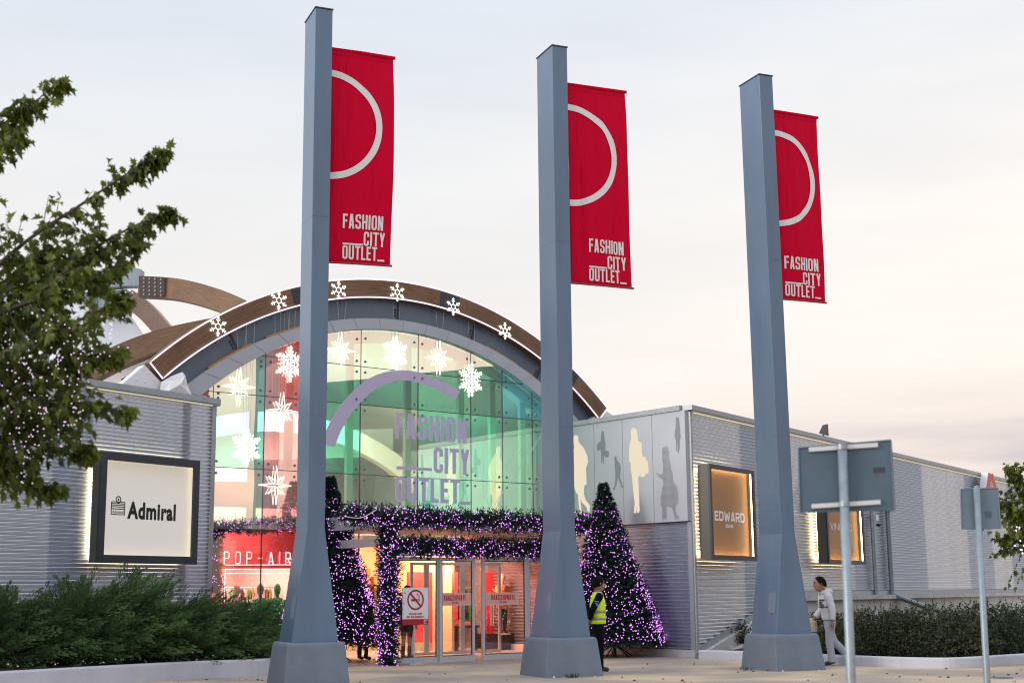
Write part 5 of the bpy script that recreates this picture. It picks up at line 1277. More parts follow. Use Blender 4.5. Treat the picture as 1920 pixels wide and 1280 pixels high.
def person(label, base, fwd, h, pose, clothes):
    """pose: joint -> (forward, left, up) in units of height 1.0; clothes dict."""
    base = np.array(base, float); f = np.array([math.cos(fwd), math.sin(fwd), 0]); l_ = np.array([-f[1], f[0], 0])
    o = thing('person', label, 'person', base)
    def W(p): return base+h*(f*p[0]+l_*p[1]+np.array([0, 0, p[2]]))
    J = {k: np.array(v, float) for k, v in pose.items()}
    rad = dict(pelvis=.066, waist=.060, chest=.068, upchest=.056, neck=.032, skull=.034)
    B = {k: (W(J[k]), tuple(x*h for x in v) if hasattr(v, '__len__') else v*h) for k, v in rad.items()}
    E_ = [('pelvis', 'waist'), ('waist', 'chest'), ('chest', 'upchest'), ('upchest', 'neck'), ('neck', 'skull')]
    for s_ in 'LR':
        for k, r_ in (('sh', .034), ('el', .024), ('wr', .017), ('hip', .052), ('kn', .034), ('an', .022), ('toe', .018)): B[k+s_] = (W(J[k+s_]), r_*h)
        E_ += [('upchest', 'sh'+s_), ('sh'+s_, 'el'+s_), ('el'+s_, 'wr'+s_), ('pelvis', 'hip'+s_), ('hip'+s_, 'kn'+s_), ('kn'+s_, 'an'+s_), ('an'+s_, 'toe'+s_)]
    V, Fc = skin_mesh(B, E_, 'pelvis'); mb = MB(); mb.add(V, Fc)
    # head with face, in its own axes
    hd = J['head']; ya = J['look'][0]; hf = f*math.cos(ya)+l_*math.sin(ya); hl = np.array([-hf[1], hf[0], 0]); hc = W(hd); u_ = h*.0625
    def HP(a, b_, c): return hc+u_*(hf*a+hl*b_+np.array([0, 0, c]))
    nu, nv = 20, 14; HV = []
    for j in range(nv+1):
        ph = math.pi*j/nv
        for i in range(nu):
            th = 2*math.pi*i/nu; a = 1.18*math.sin(ph)*math.cos(th); a = a if a < 0 else math.cos(th)*1.08*max(0, 1-abs(math.cos(ph))**3.4)**.6; b_ = .86*math.sin(ph)*math.sin(th); c = 1.38*math.cos(ph)
            if c < -.2: k_ = 1-.22*(-c-.2); b_ *= k_; a = a*(1-.05*(-c-.2)) if a > 0 else a*(1-.22*(-c-.2))
            if a > .8 and abs(b_) < .28:      # nose, brow and chin
                if -.35 < c < .22: a += .22*(1-abs(b_)/.28)*(1-(c+.35)/.75)
                if -.62 < c < -.45: a += .06
                if c < -.95: a += .05
            if .12 < c < .42 and a > .7 and .2 < abs(b_) < .5: a -= .10
            HV.append(HP(a, b_, c))
    mb.add(HV, [(j*nu+i, j*nu+(i+1) % nu, (j+1)*nu+(i+1) % nu, (j+1)*nu+i) for j in range(nv) for i in range(nu)])
    for s_ in (-1, 1):      # ears
        c_ = HP(-.02, .88*s_, .0); n = 8
        mb.tube([HP(-.10, .84*s_, -.25), HP(-.16, .98*s_, .05), HP(-.06, .94*s_, .28), HP(.06, .86*s_, .18)], [u_*.07, u_*.10, u_*.10, u_*.05], 6)
    # hands: palm, four fingers and a thumb, slightly curled
    for s_, sg_ in (('L', 1), ('R', -1)):
        wr = W(J['wr'+s_]); ar = W(J['wr'+s_])-W(J['el'+s_]); ar = ar/np.linalg.norm(ar)
        fw_ = f-ar*(f @ ar); fw_ /= np.linalg.norm(fw_)+1e-9; sd_ = np.cross(ar, fw_)
        def Hn(a, b_, c): return wr+h*(ar*a+fw_*b_+sd_*c)
        mb.tube([Hn(-.005, 0, 0), Hn(.02, 0, 0), Hn(.045, .002, 0), Hn(.056, .002, 0)], [h*.014, h*.0185, h*.019, h*.012], 8)
        cu = -sg_*.010
        for q, (b_, L_) in enumerate(((.0155, .040), (.0055, .045), (-.005, .042), (-.0145, .034))):
            mb.tube([Hn(.050, b_, 0), Hn(.050+L_*.45, b_*1.1, cu*.5), Hn(.050+L_*.75, b_*1.1, cu*1.3), Hn(.050+L_*.92, b_*1.1, cu*2.0)], [h*.0052, h*.005, h*.0045, h*.0035], 6)
        mb.tube([Hn(.012, .012, 0), Hn(.030, .026, cu*.6), Hn(.048, .028, cu*1.2)], [h*.0075, h*.006, h*.0045], 6)
    body = obj('body', mb, M_skin, o, smooth=True)
    # eyes
    mb = MB()
    for s_ in (-1, 1):
        for k in range(1): mb.lathe([(u_*.10, -u_*.06), (u_*.12, 0), (u_*.10, u_*.06)], HP(1.0, .33*s_, .18), 8)
        mb.tube([HP(1.03, .16*s_, .40), HP(1.05, .34*s_, .44), HP(.96, .52*s_, .38)], u_*.05, 5)
    obj('eyes', mb, M_hair, o)
    # hair: shell over the skull
    mb = MB(); HV = []; nv2 = 10
    for j in range(nv2+1):
        for i in range(nu):
            th = 2*math.pi*i/nu; front = max(0, math.cos(th)); phm = math.pi*(.70-.45*front**1.2-.09*math.sin(th)**2)*clothes.get('hair', 1.0); ph = phm*j/nv2
            r_ = 1.03+.05*math.sin(7*th+3*ph*4)*.5; HV.append(HP(1.18*r_*math.sin(ph)*math.cos(th)-.04, .86*r_*1.04*math.sin(ph)*math.sin(th), 1.42*r_*math.cos(ph)))
    mb.add(HV, [(j*nu+i, j*nu+(i+1) % nu, (j+1)*nu+(i+1) % nu, (j+1)*nu+i) for j in range(nv2) for i in range(nu)]); hr = obj('hair', mb, M_hair, o, smooth=True)
    md = hr.modifiers.new('thick', 'SOLIDIFY'); md.thickness = .008
    # trousers and top lofted round the same joints, with soft folds
    lr = clothes.get('leg', .040); k_ = clothes.get('bulk', 1.0)
    def mid(a, b_, t_): return J[a]*(1-t_)+J[b_]*t_
    def limb(mb_, pts, rads, fold=.0, n=14):
        P_ = np.array([np.append(p, r_) for p, r_ in zip(pts, rads)]); Q = np.array(dense([p for p in P_], 6)); m_ = len(Q)
        rr = [max(.004, q[3])*h*(1+fold*math.sin(2.3*i+.7*i*i*.05)) for i, q in enumerate(Q)]; mb_.tube([W(q[:3]) for q in Q], rr, n)
    mb = MB()
    for s_, g in (('L', 1), ('R', -1)):
        top_ = J['pelvis']*.05+J['waist']*.95+np.array([0, g*.030, 0])
        limb(mb, [top_, J['pelvis']*.5+J['hip'+s_]*.5+np.array([-.006, 0, .0]), J['hip'+s_]+np.array([0, 0, -.055]), J['kn'+s_], mid('kn'+s_, 'an'+s_, .55), mid('kn'+s_, 'an'+s_, 1.03)], [.058, .064, .057, lr*1.02, lr*.93, lr*.95], .018)
    obj('trousers', mb, clothes['trousers'], o, smooth=True)
    mb = MB(); rows = [(mid('pelvis', 'waist', -.05), .064*k_, .092*k_), (mid('pelvis', 'waist', .35), .068*k_, .094*k_), (J['waist'], .064*k_, .088*k_), (J['chest'], .071*k_, .100*k_), (mid('chest', 'upchest', .6), .066*k_, .102), (J['upchest']+np.array([0, 0, .012]), .052, .088), (mid('upchest', 'neck', .62), .040, .050), (mid('upchest', 'neck', .95), .034, .037)]
    Q = np.array(dense([np.append(p, (rx_, ry_)) for p, rx_, ry_ in rows], 5)); n = 24; V = []
    for i, q in enumerate(Q):
        for k in range(n):
            a = 2*math.pi*k/n; fd = 1+.016*math.sin(3*a+1.9*i)+.010*math.sin(5*a-2.6*i); V.append(W((q[0]+q[3]*fd*math.cos(a), q[1]+q[4]*fd*math.sin(a), q[2])))
    m_ = len(Q); mb.add(V, [(j*n+i, j*n+(i+1) % n, (j+1)*n+(i+1) % n, (j+1)*n+i) for j in range(m_-1) for i in range(n)]+[tuple(range(n-1, -1, -1))])
    for s_, g in (('L', 1), ('R', -1)):
        sh = J['sh'+s_]; limb(mb, [sh+np.array([0, -g*.045, -.004]), sh+np.array([0, -g*.004, -.006]), mid('sh'+s_, 'el'+s_, .5), J['el'+s_], mid('el'+s_, 'wr'+s_, clothes.get('sleeve', .92))], [.036, .041*k_, .037*k_, .033*k_, .027*k_], .022)
    obj(clothes.get('topname', 'jacket'), mb, clothes['top'], o, smooth=True)
    for s_ in 'LR':
        an, toe = J['an'+s_], J['toe'+s_]; d_ = toe-an; heel = an-d_*.35+np.array([0, 0, -.012])
        nodes = dict(heel=(W(heel), .024*h), mid=(W(an*.5+toe*.5), .026*h), toe=(W(toe), .022*h), top=(W(an+np.array([0, 0, .012])), .026*h))
        V_, F_ = skin_mesh(nodes, [('heel', 'mid'), ('mid', 'toe'), ('heel', 'top')], 'mid'); mb_ = MB(); mb_.add(V_, F_); obj('shoe', mb_, clothes['shoe'], o, smooth=True)
    return o, W, J
def stand_pose(**k):
    p = dict(pelvis=(0, 0, .525), waist=(0, 0, .60), chest=(.006, 0, .70), upchest=(0, 0, .785), neck=(0, 0, .845), skull=(.012, 0, .90), head=(.016, 0, .925), look=(0, 0, 0))
    for s_, g in (('L', 1), ('R', -1)):
        p.update({'sh'+s_: (0, g*.105, .800), 'el'+s_: (-.02, g*.135, .635), 'wr'+s_: (.02, g*.135, .49), 'hip'+s_: (0, g*.05, .50), 'kn'+s_: (.008, g*.052, .275), 'an'+s_: (-.01, g*.055, .045), 'toe'+s_: (.085, g*.065, .018)})
    p.update(k); return p
# guard: stands behind the middle pylon facing right, hands behind his back
gb = gnd(1123, 1258); gp = stand_pose(elR=(-.085, -.135, .655), wrR=(-.10, -.05, .56), elL=(-.085, .135, .655), wrL=(-.10, .03, .56), look=(.25, 0, 0), anR=(.0, -.06, .045), toeR=(.10, -.055, .018))
go, W, J = person('guard in a yellow vest and black uniform standing beside the middle pylon', gb, R(8), 1.80, gp, dict(trousers=M_uniform, top=M_uniform, shoe=M_shoe, leg=.042, bulk=1.03, hair=.92))
def tube_wrap(name, m, rows, o, W, J, gapv=None):
    V = []; n = 24
    for (c, rx, ry) in rows:
        for i in range(n):
            a = 2*math.pi*i/n; V.append(W((c[0]+rx*math.cos(a), c[1]+ry*math.sin(a), c[2]+(0 if len(c) < 4 else 0))))
    k = len(rows); mb = MB(); mb.add(V, [(j*n+i, j*n+(i+1) % n, (j+1)*n+(i+1) % n, (j+1)*n+i) for j in range(k-1) for i in range(n)]); ob = obj(name, mb, m, o, smooth=True)
    md = ob.modifiers.new('thick', 'SOLIDIFY'); md.thickness = .008; md.offset = 1; return ob
def vest_rows(zs): 
    prof = [(.505, .082, .108), (.56, .079, .104), (.62, .078, .102), (.70, .082, .110), (.755, .076, .110), (.80, .062, .096), (.825, .050, .070), (.845, .044, .050)]
    zz = [p[0] for p in prof]; return [((0.0, 0, z), float(np.interp(z, zz, [p[1] for p in prof])), float(np.interp(z, zz, [p[2] for p in prof]))) for z in zs]
tube_wrap('vest', M_vest, vest_rows([.505, .53, .56, .60, .64, .68, .72, .755, .785, .81, .83, .842]), go, W, J)
for z0_ in (.548, .622): 
    rows = [((0, 0, z), rx+.006, ry+.006) for (_, _, z), rx, ry in vest_rows([z0_, z0_+.014, z0_+.026])]; tube_wrap('reflective_band', M_refl, rows, go, W, J)
mb = MB()       # dark open neck of the jacket over the vest front
V = [W((.079, -.030, .835)), W((.093, -.002, .70)), W((.093, .006, .70)), W((.075, .045, .835)), W((.045, .0, .862))]; mb.add(V, [(0, 1, 2, 3, 4)]); obj('open_front', mb, M_uniform, go)
mb = MB()
p0 = W(J['shR']*.55+J['elR']*.45)
for dz, hh, ww in ((0.03, .010, .05), (-.03, .03, .035)):
    c = W(J['shR']*.5+J['elR']*.5+np.array([0, -.036, dz/1.8])); mb.hexa([c+np.array(q) for q in ((-ww, -.012, -hh+.012), (ww, -.012, -hh-.012), (ww, .02, -hh-.012), (-ww, .02, -hh+.012), (-ww, -.012, hh+.012), (ww, -.012, hh-.012), (ww, .02, hh-.012), (-ww, .02, hh+.012))])
obj('sleeve_badge', mb, M_badge, go)
# walker: white hoodie, mid stride to the left
wb = gnd(1561, 1246.5)
wp = stand_pose(pelvis=(.015, 0, .52), waist=(.03, 0, .595), chest=(.05, 0, .70), upchest=(.055, 0, .785), neck=(.075, 0, .845), skull=(.095, 0, .895), head=(.105, 0, .922), hipL=(.015, .05, .50), hipR=(.01, -.05, .50),
    knL=(.03, .045, .275), anL=(.012, .04, .045), toeL=(.10, .045, .018), knR=(-.035, -.05, .285), anR=(-.175, -.05, .125), toeR=(-.145, -.055, .030), shL=(.035, .105, .795), elL=(-.0, .135, .635), wrL=(.005, .135, .495), shR=(.06, -.105, .795), elR=(.075, -.13, .635), wrR=(.165, -.12, .53), look=(.05, 0, 0))
wo, W, J = person('man in a white hoodie and grey trousers walking left past the right pylon', wb, R(180), 1.77, wp, dict(trousers=M_track, top=M_hood, shoe=M_shoe, leg=.046, bulk=1.16, topname='hoodie', sleeve=.80, hair=.86))
mb = MB(); V = []       # hood lying on the shoulders
mb.tube([W((.10, .05, .822)), W((.045, .066, .835)), W((.0, .035, .838)), W((-.012, 0, .835)), W((.0, -.035, .838)), W((.045, -.066, .835)), W((.10, -.05, .822))], [.035, .05, .062, .068, .062, .05, .035], 8); obj('hood', mb, M_hood, wo, smooth=True)
mb = MB()
for i in range(4):
    for q in range(3):
        z = .735-.026*i; x0_ = .112-.030*q; 
        mb.hexa([W((x0_+a, .088+.014*q+b_, z+c)) for a, b_, c in ((.0, .0, 0), (.022, -.012, 0), (.022, -.03, 0), (0, -.03, 0), (.0, .0, .018), (.022, -.012, .018), (.022, -.03, .018), (0, -.03, .018))])
obj('chest_print', mb, M_print_d, wo)
bgp = W((.20, -.115, .49)); bag = thing('bag', 'beige paper bag held in front by the man in the white hoodie', 'bag', bgp-np.array([0, 0, .2]))
mb = MB(); rows = [(.12, -.20), (.13, -.10), (.11, 0), (.05, .06), (.02, .09)]
for_ = [(r_*1.0, z) for r_, z in rows]; V = []
for r_, z in for_:
    for k in range(12): a = 2*math.pi*k/12; V.append(bgp+np.array([r_*math.cos(a)*(1+.1*math.sin(3*a)), r_*.6*math.sin(a), z+.01*math.cos(5*a)]))
mb.add(V, [(i*12+k, i*12+(k+1) % 12, i*12+12+(k+1) % 12, i*12+12+k) for i in range(4) for k in range(12)]+[tuple(range(11, -1, -1))]); obj('sack', mb, M_bag, bag)
# two shoppers inside, mostly hidden
M_tights = mat('dark_tights', (.03, .018, .022), .7)
for x, w_, nm, tp in ((681, .9, 'shopper in dark clothes inside the lobby between fir and lit column', M_gar3), (762, 1.2, 'shopper in black heels standing behind the no smoking board', M_uniform)):
    u = GL.px(x, 1220, w_)[0]; b_ = GL(u, w_, .012)
    person(nm, b_, R(60), 1.68, stand_pose(), dict(trousers=M_tights, top=tp, shoe=M_shoe, leg=.030, bulk=1.05))

# ================================================================== PLANTING
M_jun = leaf_mat('juniper_sprays', (.016, .048, .024), (.17, .28, .10), trans=.3, noise=1.8)
M_core = mat('dark_twigs', (.012, .013, .009), .95, noise=(12, .5))
M_twig = mat('brown_twigs', (.045, .026, .018), .9)
def core_mound(o, base, rx, ry, h, rot, m=M_core):
    mb = MB(); n = 18; rows = 6; V = []; ca, sa = math.cos(rot), math.sin(rot)
    for j in range(rows+1):
        a = .5*math.pi*j/rows
        for i in range(n):
            t_ = 2*math.pi*i/n; k_ = 1+.16*math.sin(3*t_+j)+.10*math.sin(5*t_+2*j); x_, y_ = rx*math.cos(a)*math.cos(t_)*k_, ry*math.cos(a)*math.sin(t_)*k_
            V.append((base[0]+x_*ca-y_*sa, base[1]+x_*sa+y_*ca, base[2]+h*math.sin(a)*k_))
    mb.add(V, [(j*n+i, j*n+(i+1) % n, (j+1)*n+(i+1) % n, (j+1)*n+i) for j in range(rows) for i in range(n)]); return obj('inner_twigs', mb, m, o)
def juniper(label, base, rx, ry, h, rot, nplume, lean=(.5, .25), tall=()):
    o = thing('juniper_shrub', label, 'shrub', base, 0, 'juniper shrubs in the left bed'); base = np.array(base); ca, sa = math.cos(rot), math.sin(rot)
    P, D, L = [], [], []
    for q in range(nplume):
        a = RNG.random()*6.283; e_ = math.asin(RNG.random()**.8); k_ = .45+.5*RNG.random()
        x_, y_ = rx*math.cos(e_)*math.cos(a)*k_, ry*math.cos(e_)*math.sin(a)*k_; z = h*math.sin(e_)*k_*.9+.03
        d_ = np.array([math.cos(e_)*(math.cos(a)*ca-math.sin(a)*sa)*.7, math.cos(e_)*(math.cos(a)*sa+math.sin(a)*ca)*.8, math.sin(e_)*.42+.16])+np.array([lean[0]*1.0, -.12, lean[1]*.7])+RNG.normal(size=3)*.24
        P.append(base+np.array([x_*ca-y_*sa, x_*sa+y_*ca, z])); D.append(d_); L.append((.40+.50*RNG.random()**1.5)*(.65+.35*h))
    for (dx, dy, z, lx, lz, ln, cnt) in tall:
        for _ in range(cnt): P.append(base+np.array([dx, dy, z])+RNG.normal(size=3)*.09); D.append(np.array([lx, 0, lz])+RNG.normal(size=3)*.16); L.append(ln*(.7+.4*RNG.random()))
    P, D, L = np.array(P), unit(np.array(D)), np.array(L)
    # each plume: flame shaped, a curved stem closely set with short forward blades, lit tips painted in as a brighter tone
    k = len(P); nb = 84; f_ = np.tile(np.linspace(.04, 1, nb), k); i = np.repeat(np.arange(k), nb)
    Ln = L[i]*1.15; droop = np.array([.22, 0, -.34]); sd_ = unit(np.cross(D[i], RNG.normal(size=(len(i), 3))))
    wd_ = .26*Ln*np.sin(np.pi*np.clip(f_*.85+.12, 0, 1))**.8*RNG.random(len(i))
    b0 = P[i]+D[i]*(Ln*f_)[:, None]+droop*(Ln*f_*f_*.5)[:, None]+sd_*(wd_*.55)[:, None]
    d2 = unit(D[i]+droop*(f_*.9)[:, None]+sd_*(.42*(1.15-f_))[:, None]+RNG.normal(size=(len(i), 3))*.10)
    tone = np.clip(RNG.random(k)[i]*.85-.15+f_*.30+RNG.random(len(i))*.15, 0, 1)
    V, Fc, tn = blades(b0, d2, .105*(1.15-.45*f_), .020, tone); mesh_np('foliage', V, Fc, tn, M_jun, o)
    core_mound(o, base, rx*.66, ry*.66, h*.58, rot)
    return o
def bedp(s_, t_):   # a point in the left bed: s_ along the wall (LW u), t_ from wall (0) to kerb (1)
    a = LW(s_, .05, 0); j = min(range(len(KL)), key=lambda q: abs((KL[q]-a[:2]) @ LW.u[:2])); b_ = KL[j]; return a[:2]+(b_-a[:2])*t_
jl = [('broad juniper at the left edge under the leafy tree', at(-10, 1200, 25.6), 1.5, 1.0, 1.15, 430, ((.3, -.3, .9, .1, 1, .5, 6), (-.2, .1, .9, .15, 1, .55, 6))),
      ('juniper with two tall forked sprays below the lit white sign', at(150, 1190, 26.6), 1.25, .95, 1.25, 430, ((.0, .1, 1.0, -.35, 1, .62, 9), (.55, .0, .95, .15, 1, .5, 7), (.75, .1, 1.05, .5, 1, .75, 10))),
      ('juniper with upright plumes in front of the lit sign corner', at(225, 1190, 27.0), 1.1, .9, 1.12, 360, ((.1, .3, .95, -.05, 1, .85, 12), (.3, .3, .95, .75, 1, .8, 12))),
      ('rounded juniper between the sign and the building corner', at(335, 1195, 27.6), 1.2, .9, .95, 400, ((.2, .1, .75, .7, .6, .6, 8),)),
      ('right hand juniper leaning toward the left pylon base', at(432, 1200, 28.3), 1.05, .8, .72, 360, ((.2, .0, .5, .9, .8, .6, 14), (-.1, 0, .6, .6, .9, .6, 10)))]
for nm, b_, rx, ry, h_, n_, tl in jl: juniper(nm, (b_[0], b_[1], .30), rx, ry, h_, R(35), int(n_*.78), tall=tl)
# pale fallen petals and litter on the soil
M_petal = mat('pale_petals', (.70, .58, .44), .8)
P = np.array([np.append(np.array(KL[int(q)])+np.array([RNG.normal()*.12, .30+.5*RNG.random()]), .33+.10*RNG.random()) for q in RNG.integers(6, 22, 60)])
V, Fc, tn = blades(P, unit(RNG.normal(size=P.shape)*np.array([1, 1, .3])), .04, .03, np.zeros(len(P)))
_o = mesh_np('fallen_petals', V, Fc, tn, M_petal, None); _o['kind'] = 'stuff'

M_low = leaf_mat('low_shrub_leaves', (.020, .028, .014), (.085, .100, .042), trans=.12, noise=2.2)
M_low2 = leaf_mat('low_shrub_leaves_green', (.014, .026, .014), (.060, .088, .038), trans=.12, noise=2.2)
def low_shrub(label, base, rx, ry, h, rot, n_, m, ntw=46):
    o = thing('low_shrub', label, 'shrub', base, 0, 'low shrubs in the right bed'); base = np.array(base); ca, sa = math.cos(rot), math.sin(rot)
    a = RNG.random(n_)*6.283; e_ = np.arcsin(RNG.random(n_)**.9); k_ = .55+.5*RNG.random(n_)**.6
    x_, y_, z = rx*np.cos(e_)*np.cos(a)*k_, ry*np.cos(e_)*np.sin(a)*k_, h*np.sin(e_)*k_+.03
    P = base+np.stack([x_*ca-y_*sa, x_*sa+y_*ca, z], 1); D = unit(RNG.normal(size=(n_, 3))+np.array([0, -.2, .5]))
    k2 = 9; SP = np.repeat(P, k2, 0)+np.repeat(D, k2, 0)*(np.tile(np.linspace(0, .22, k2), n_))[:, None]; SD = unit(np.repeat(D, k2, 0)*.6+RNG.normal(size=(n_*k2, 3))*.7)
    V, Fc, tn = blades(SP, SD, .06, .030, np.clip(np.repeat(RNG.random(n_), k2)*.6+RNG.random(n_*k2)*.5, 0, 1)); mesh_np('foliage', V, Fc, tn, m, o)
    core_mound(o, base, rx*.66, ry*.66, h*.62, rot)
    mb = MB()
    for _ in range(ntw):
        q = P[RNG.integers(n_)]; t_ = q+unit(RNG.normal(size=3)*.6+np.array([.15, -.1, 1.0]))*(.18+.3*RNG.random()); mb.tube([q, (q+t_)/2+RNG.normal(size=3)*.02, t_], [.006, .005, .002], 4)
    obj('twigs', mb, M_twig, o)
    return o
def bedr(x, y, t_): return gnd(x, y)[:2]*(1-t_)
rs = [('sparse low shrub in the wedge of soil beside the sloping plinth', gnd(1385, 1224), .42, .4, .52, 150, M_low),
      ('brownish low shrub behind the walking man', gnd(1575, 1234), 1.15, .8, .86, 620, M_low),
      ('low shrub just right of the nearer sign pole', gnd(1655, 1239), 1.2, .85, 1.0, 660, M_low),
      ('twiggy low shrub between the two sign poles', gnd(1745, 1242), 1.25, .9, 1.08, 680, M_low),
      ('greener low shrub behind the smaller sign pole', gnd(1842, 1238), 1.25, .9, 1.12, 660, M_low2),
      ('dark green low shrub at the right edge of the bed', gnd(1945, 1231), 1.3, .9, 1.1, 560, M_low2)]
for nm, b_, rx, ry, h_, n_, m_ in rs: low_shrub(nm, (b_[0]-.05, b_[1]-.10, .13), rx*1.08, ry*1.25, h_*.87, R(-40 if b_[0] < 9 else 30), int(n_*1.7), m_)

# ------------------------------------------------------------------ leafy trees
LT = np.array([(0, 0, 0), (.10, .10, 0), (.34, .16, .02), (.22, .30, .0), (.50, .42, .05), (.30, .52, .02), (.40, .74, .05), (.14, .66, .0), (0, 1.0, -.08), (-.14, .66, .0), (-.40, .74, .05), (-.30, .52, .02), (-.50, .42, .05), (-.22, .30, .0), (-.34, .16, .02), (-.10, .10, 0), (0, .42, -.05)])
LF = np.array([(16, i, (i+1) % 16) for i in range(16)])
def leaves(P, A, Nn, sz, tone):
    """Lobed leaves: stalk point P, axis A (towards the tip), rough normal Nn."""
    A = unit(A); X = unit(np.cross(A, Nn)); Z = np.cross(X, A); sz = sz[:, None, None]
    V = P[:, None, :]+sz*(LT[None, :, 0:1]*.78*X[:, None, :]+LT[None, :, 1:2]*A[:, None, :]+LT[None, :, 2:3]*Z[:, None, :]*3.2)
    n = len(P); return V.reshape(-1, 3), (LF[None]+17*np.arange(n)[:, None, None]).reshape(-1, 3), np.repeat(tone, 17)
M_leaf = leaf_mat('maple_leaves', (.026, .046, .014), (.19, .24, .035), trans=.42, rough=.42, noise=1.2)
M_bark = mat('grey_bark', (.10, .075, .055), .9, noise=(7, .35, (1, 1, .3)), bump=(20, .6))
def leafy_tree(label, base, trunk_top, limbs, fill, size, Ls, light_n, light_zone, lab2):
    o = thing('leafy_tree', label, 'tree', base); mb = MB()
    tp = dense([base, (np.array(base)+trunk_top)/2+np.array([.04, .03, 0]), trunk_top], 6); mb.tube(tp, list(np.linspace(.11, .06, len(tp))), 10); obj('trunk', mb, M_bark, o, smooth=True)
    mb = MB(); P, A, Nn = [], [], []; anchors = []
    for lb in limbs:
        pts, dens, spread = lb; pts = dense([np.array(trunk_top)]+[np.array(p) for p in pts], 10); n = len(pts); mb.tube(pts, list(np.linspace(.024, .003, n)), 6)
        seg = np.array(pts); cum = np.concatenate([[0], np.cumsum(np.linalg.norm(np.diff(seg, axis=0), axis=1))]); T = cum[-1]
        ntw = int(T*36); s_ = T*(1-RNG.random(ntw)*.82); s_[:7] = T*(1-.05*RNG.random(7))
        c = np.stack([np.interp(s_, cum, seg[:, q]) for q in range(3)], 1); c2 = np.stack([np.interp(np.minimum(s_+.05, T), cum, seg[:, q]) for q in range(3)], 1); c1 = np.stack([np.interp(s_-.05, cum, seg[:, q]) for q in range(3)], 1)
        tg = unit(c2-c1); taper = np.clip((T-s_)/T*1.9+.22, .22, 1.0)
        td = unit(tg*.75+unit(RNG.normal(size=(ntw, 3)))*.80+np.array([.05, 0, -.10])); tl_ = (.12+.30*RNG.random(ntw))*taper*spread/.09
        tws = []
        for q in range(ntw):
            e_ = c[q]+td[q]*tl_[q]+np.array([0, 0, -.25*tl_[q]**2]); mb.tube([c[q], (c[q]+e_)/2+np.array([0, 0, .012]), e_], [.005, .0035, .0015], 4)
            m_ = 3+int(RNG.random()*3+tl_[q]*9)
            for g in range(m_):
                f_ = (g+1)/m_; p = c[q]+(e_-c[q])*f_+RNG.normal(size=3)*.012; tws.append(p)
                A.append((td[q]*.55+np.array([.05, -.05, -.85])+RNG.normal(size=3)*.36)[None]); Nn.append((RNG.normal(size=3)*1.2+np.array([0, -.5, .8]))[None])
        tw = np.array(tws); P.append(tw)
        anchors.append(tw)
    for (c, r3, k) in fill:
        d_ = unit(RNG.normal(size=(k, 3)))*(RNG.random(k)**.45)[:, None]*np.array(r3); p = np.array(c)+d_; P.append(p); A.append(unit(d_)*.5+np.array([.1, -.1, -.7])+RNG.normal(size=(k, 3))*.4); Nn.append(RNG.normal(size=(k, 3))+np.array([0, -.7, .9])); anchors.append(p)
    obj('limbs', mb, M_bark, o)
    P, A, Nn = np.concatenate(P), np.concatenate(A), np.concatenate(Nn); sz = size*(.50+.75*RNG.random(len(P)))
    V, Fc, tn = leaves(P, A, Nn, sz, RNG.random(len(P))); mesh_np('crown', V, Fc, tn, M_leaf, o)
    Q = np.concatenate(anchors); 
    if light_n:
        lo = thing('light_string', lab2, 'light string', np.array(light_zone[0][0])); L_ = []
        for a_, b_, c_, cnt in light_zone:
            pth = np.array(dense([np.array(a_), np.array(b_), np.array(c_)], cnt//3)); L_.append(pth+RNG.normal(size=pth.shape)*.055)
        bulbs('bulbs', np.concatenate(L_), light_n, E_fairy_w, lo)
    return o
Yt = 10.6
def T_(x, y, dY=0.0): return at(x, y, Yt+dY)
tb = gnd(-330, 1400) ; tb = np.array([at(-240, 1100, Yt+.3)[0], Yt+.3, .0]); tt = T_(-190, 760, .3)
limbs = [((T_(-120, 420, .2), T_(-40, 300, .1), T_(30, 225, 0), T_(110, 152, 0)), 95, .085),
         ((T_(-110, 300, .3), T_(-60, 250, .1), T_(10, 270, -.1), T_(42, 205, 0)), 90, .10),
         ((T_(-60, 560), T_(40, 460), T_(150, 385), T_(240, 325), T_(312, 285)), 125, .080),
         ((T_(-60, 620, -.2), T_(60, 560, -.2), T_(170, 470, -.2), T_(250, 425, -.3), T_(322, 400, -.3)), 120, .085),
         ((T_(-40, 600, .3), T_(80, 470, .4), T_(180, 520, .3), T_(260, 450, .3)), 110, .09),
         ((T_(-80, 700, -.3), T_(60, 640, -.4), T_(150, 600, -.4), T_(225, 560, -.4)), 95, .11),
         ((T_(-60, 760, .1), T_(80, 690, .1), T_(150, 670, .1), T_(215, 665, .1)), 95, .10),
         ((T_(-60, 800, -.2), T_(60, 760, -.2), T_(150, 755, -.3), T_(232, 775, -.3)), 105, .09),
         ((T_(-80, 820, -.1), T_(40, 830, -.1), T_(120, 850, -.1), T_(165, 850, 0)), 90, .09),
         ((T_(-90, 800, .2), T_(-10, 860, .1), T_(60, 900, .1), T_(100, 915, .1)), 90, .09)]
fill = [(T_(60, 620, .2), (.55, .5, .45), 560), (T_(30, 770, 0), (.62, .5, .42), 640), (T_(-120, 560, .3), (.7, .7, 1.2), 480), (T_(110, 520, .3), (.34, .4, .20), 200), (T_(-20, 880, .1), (.35, .35, .2), 190)]
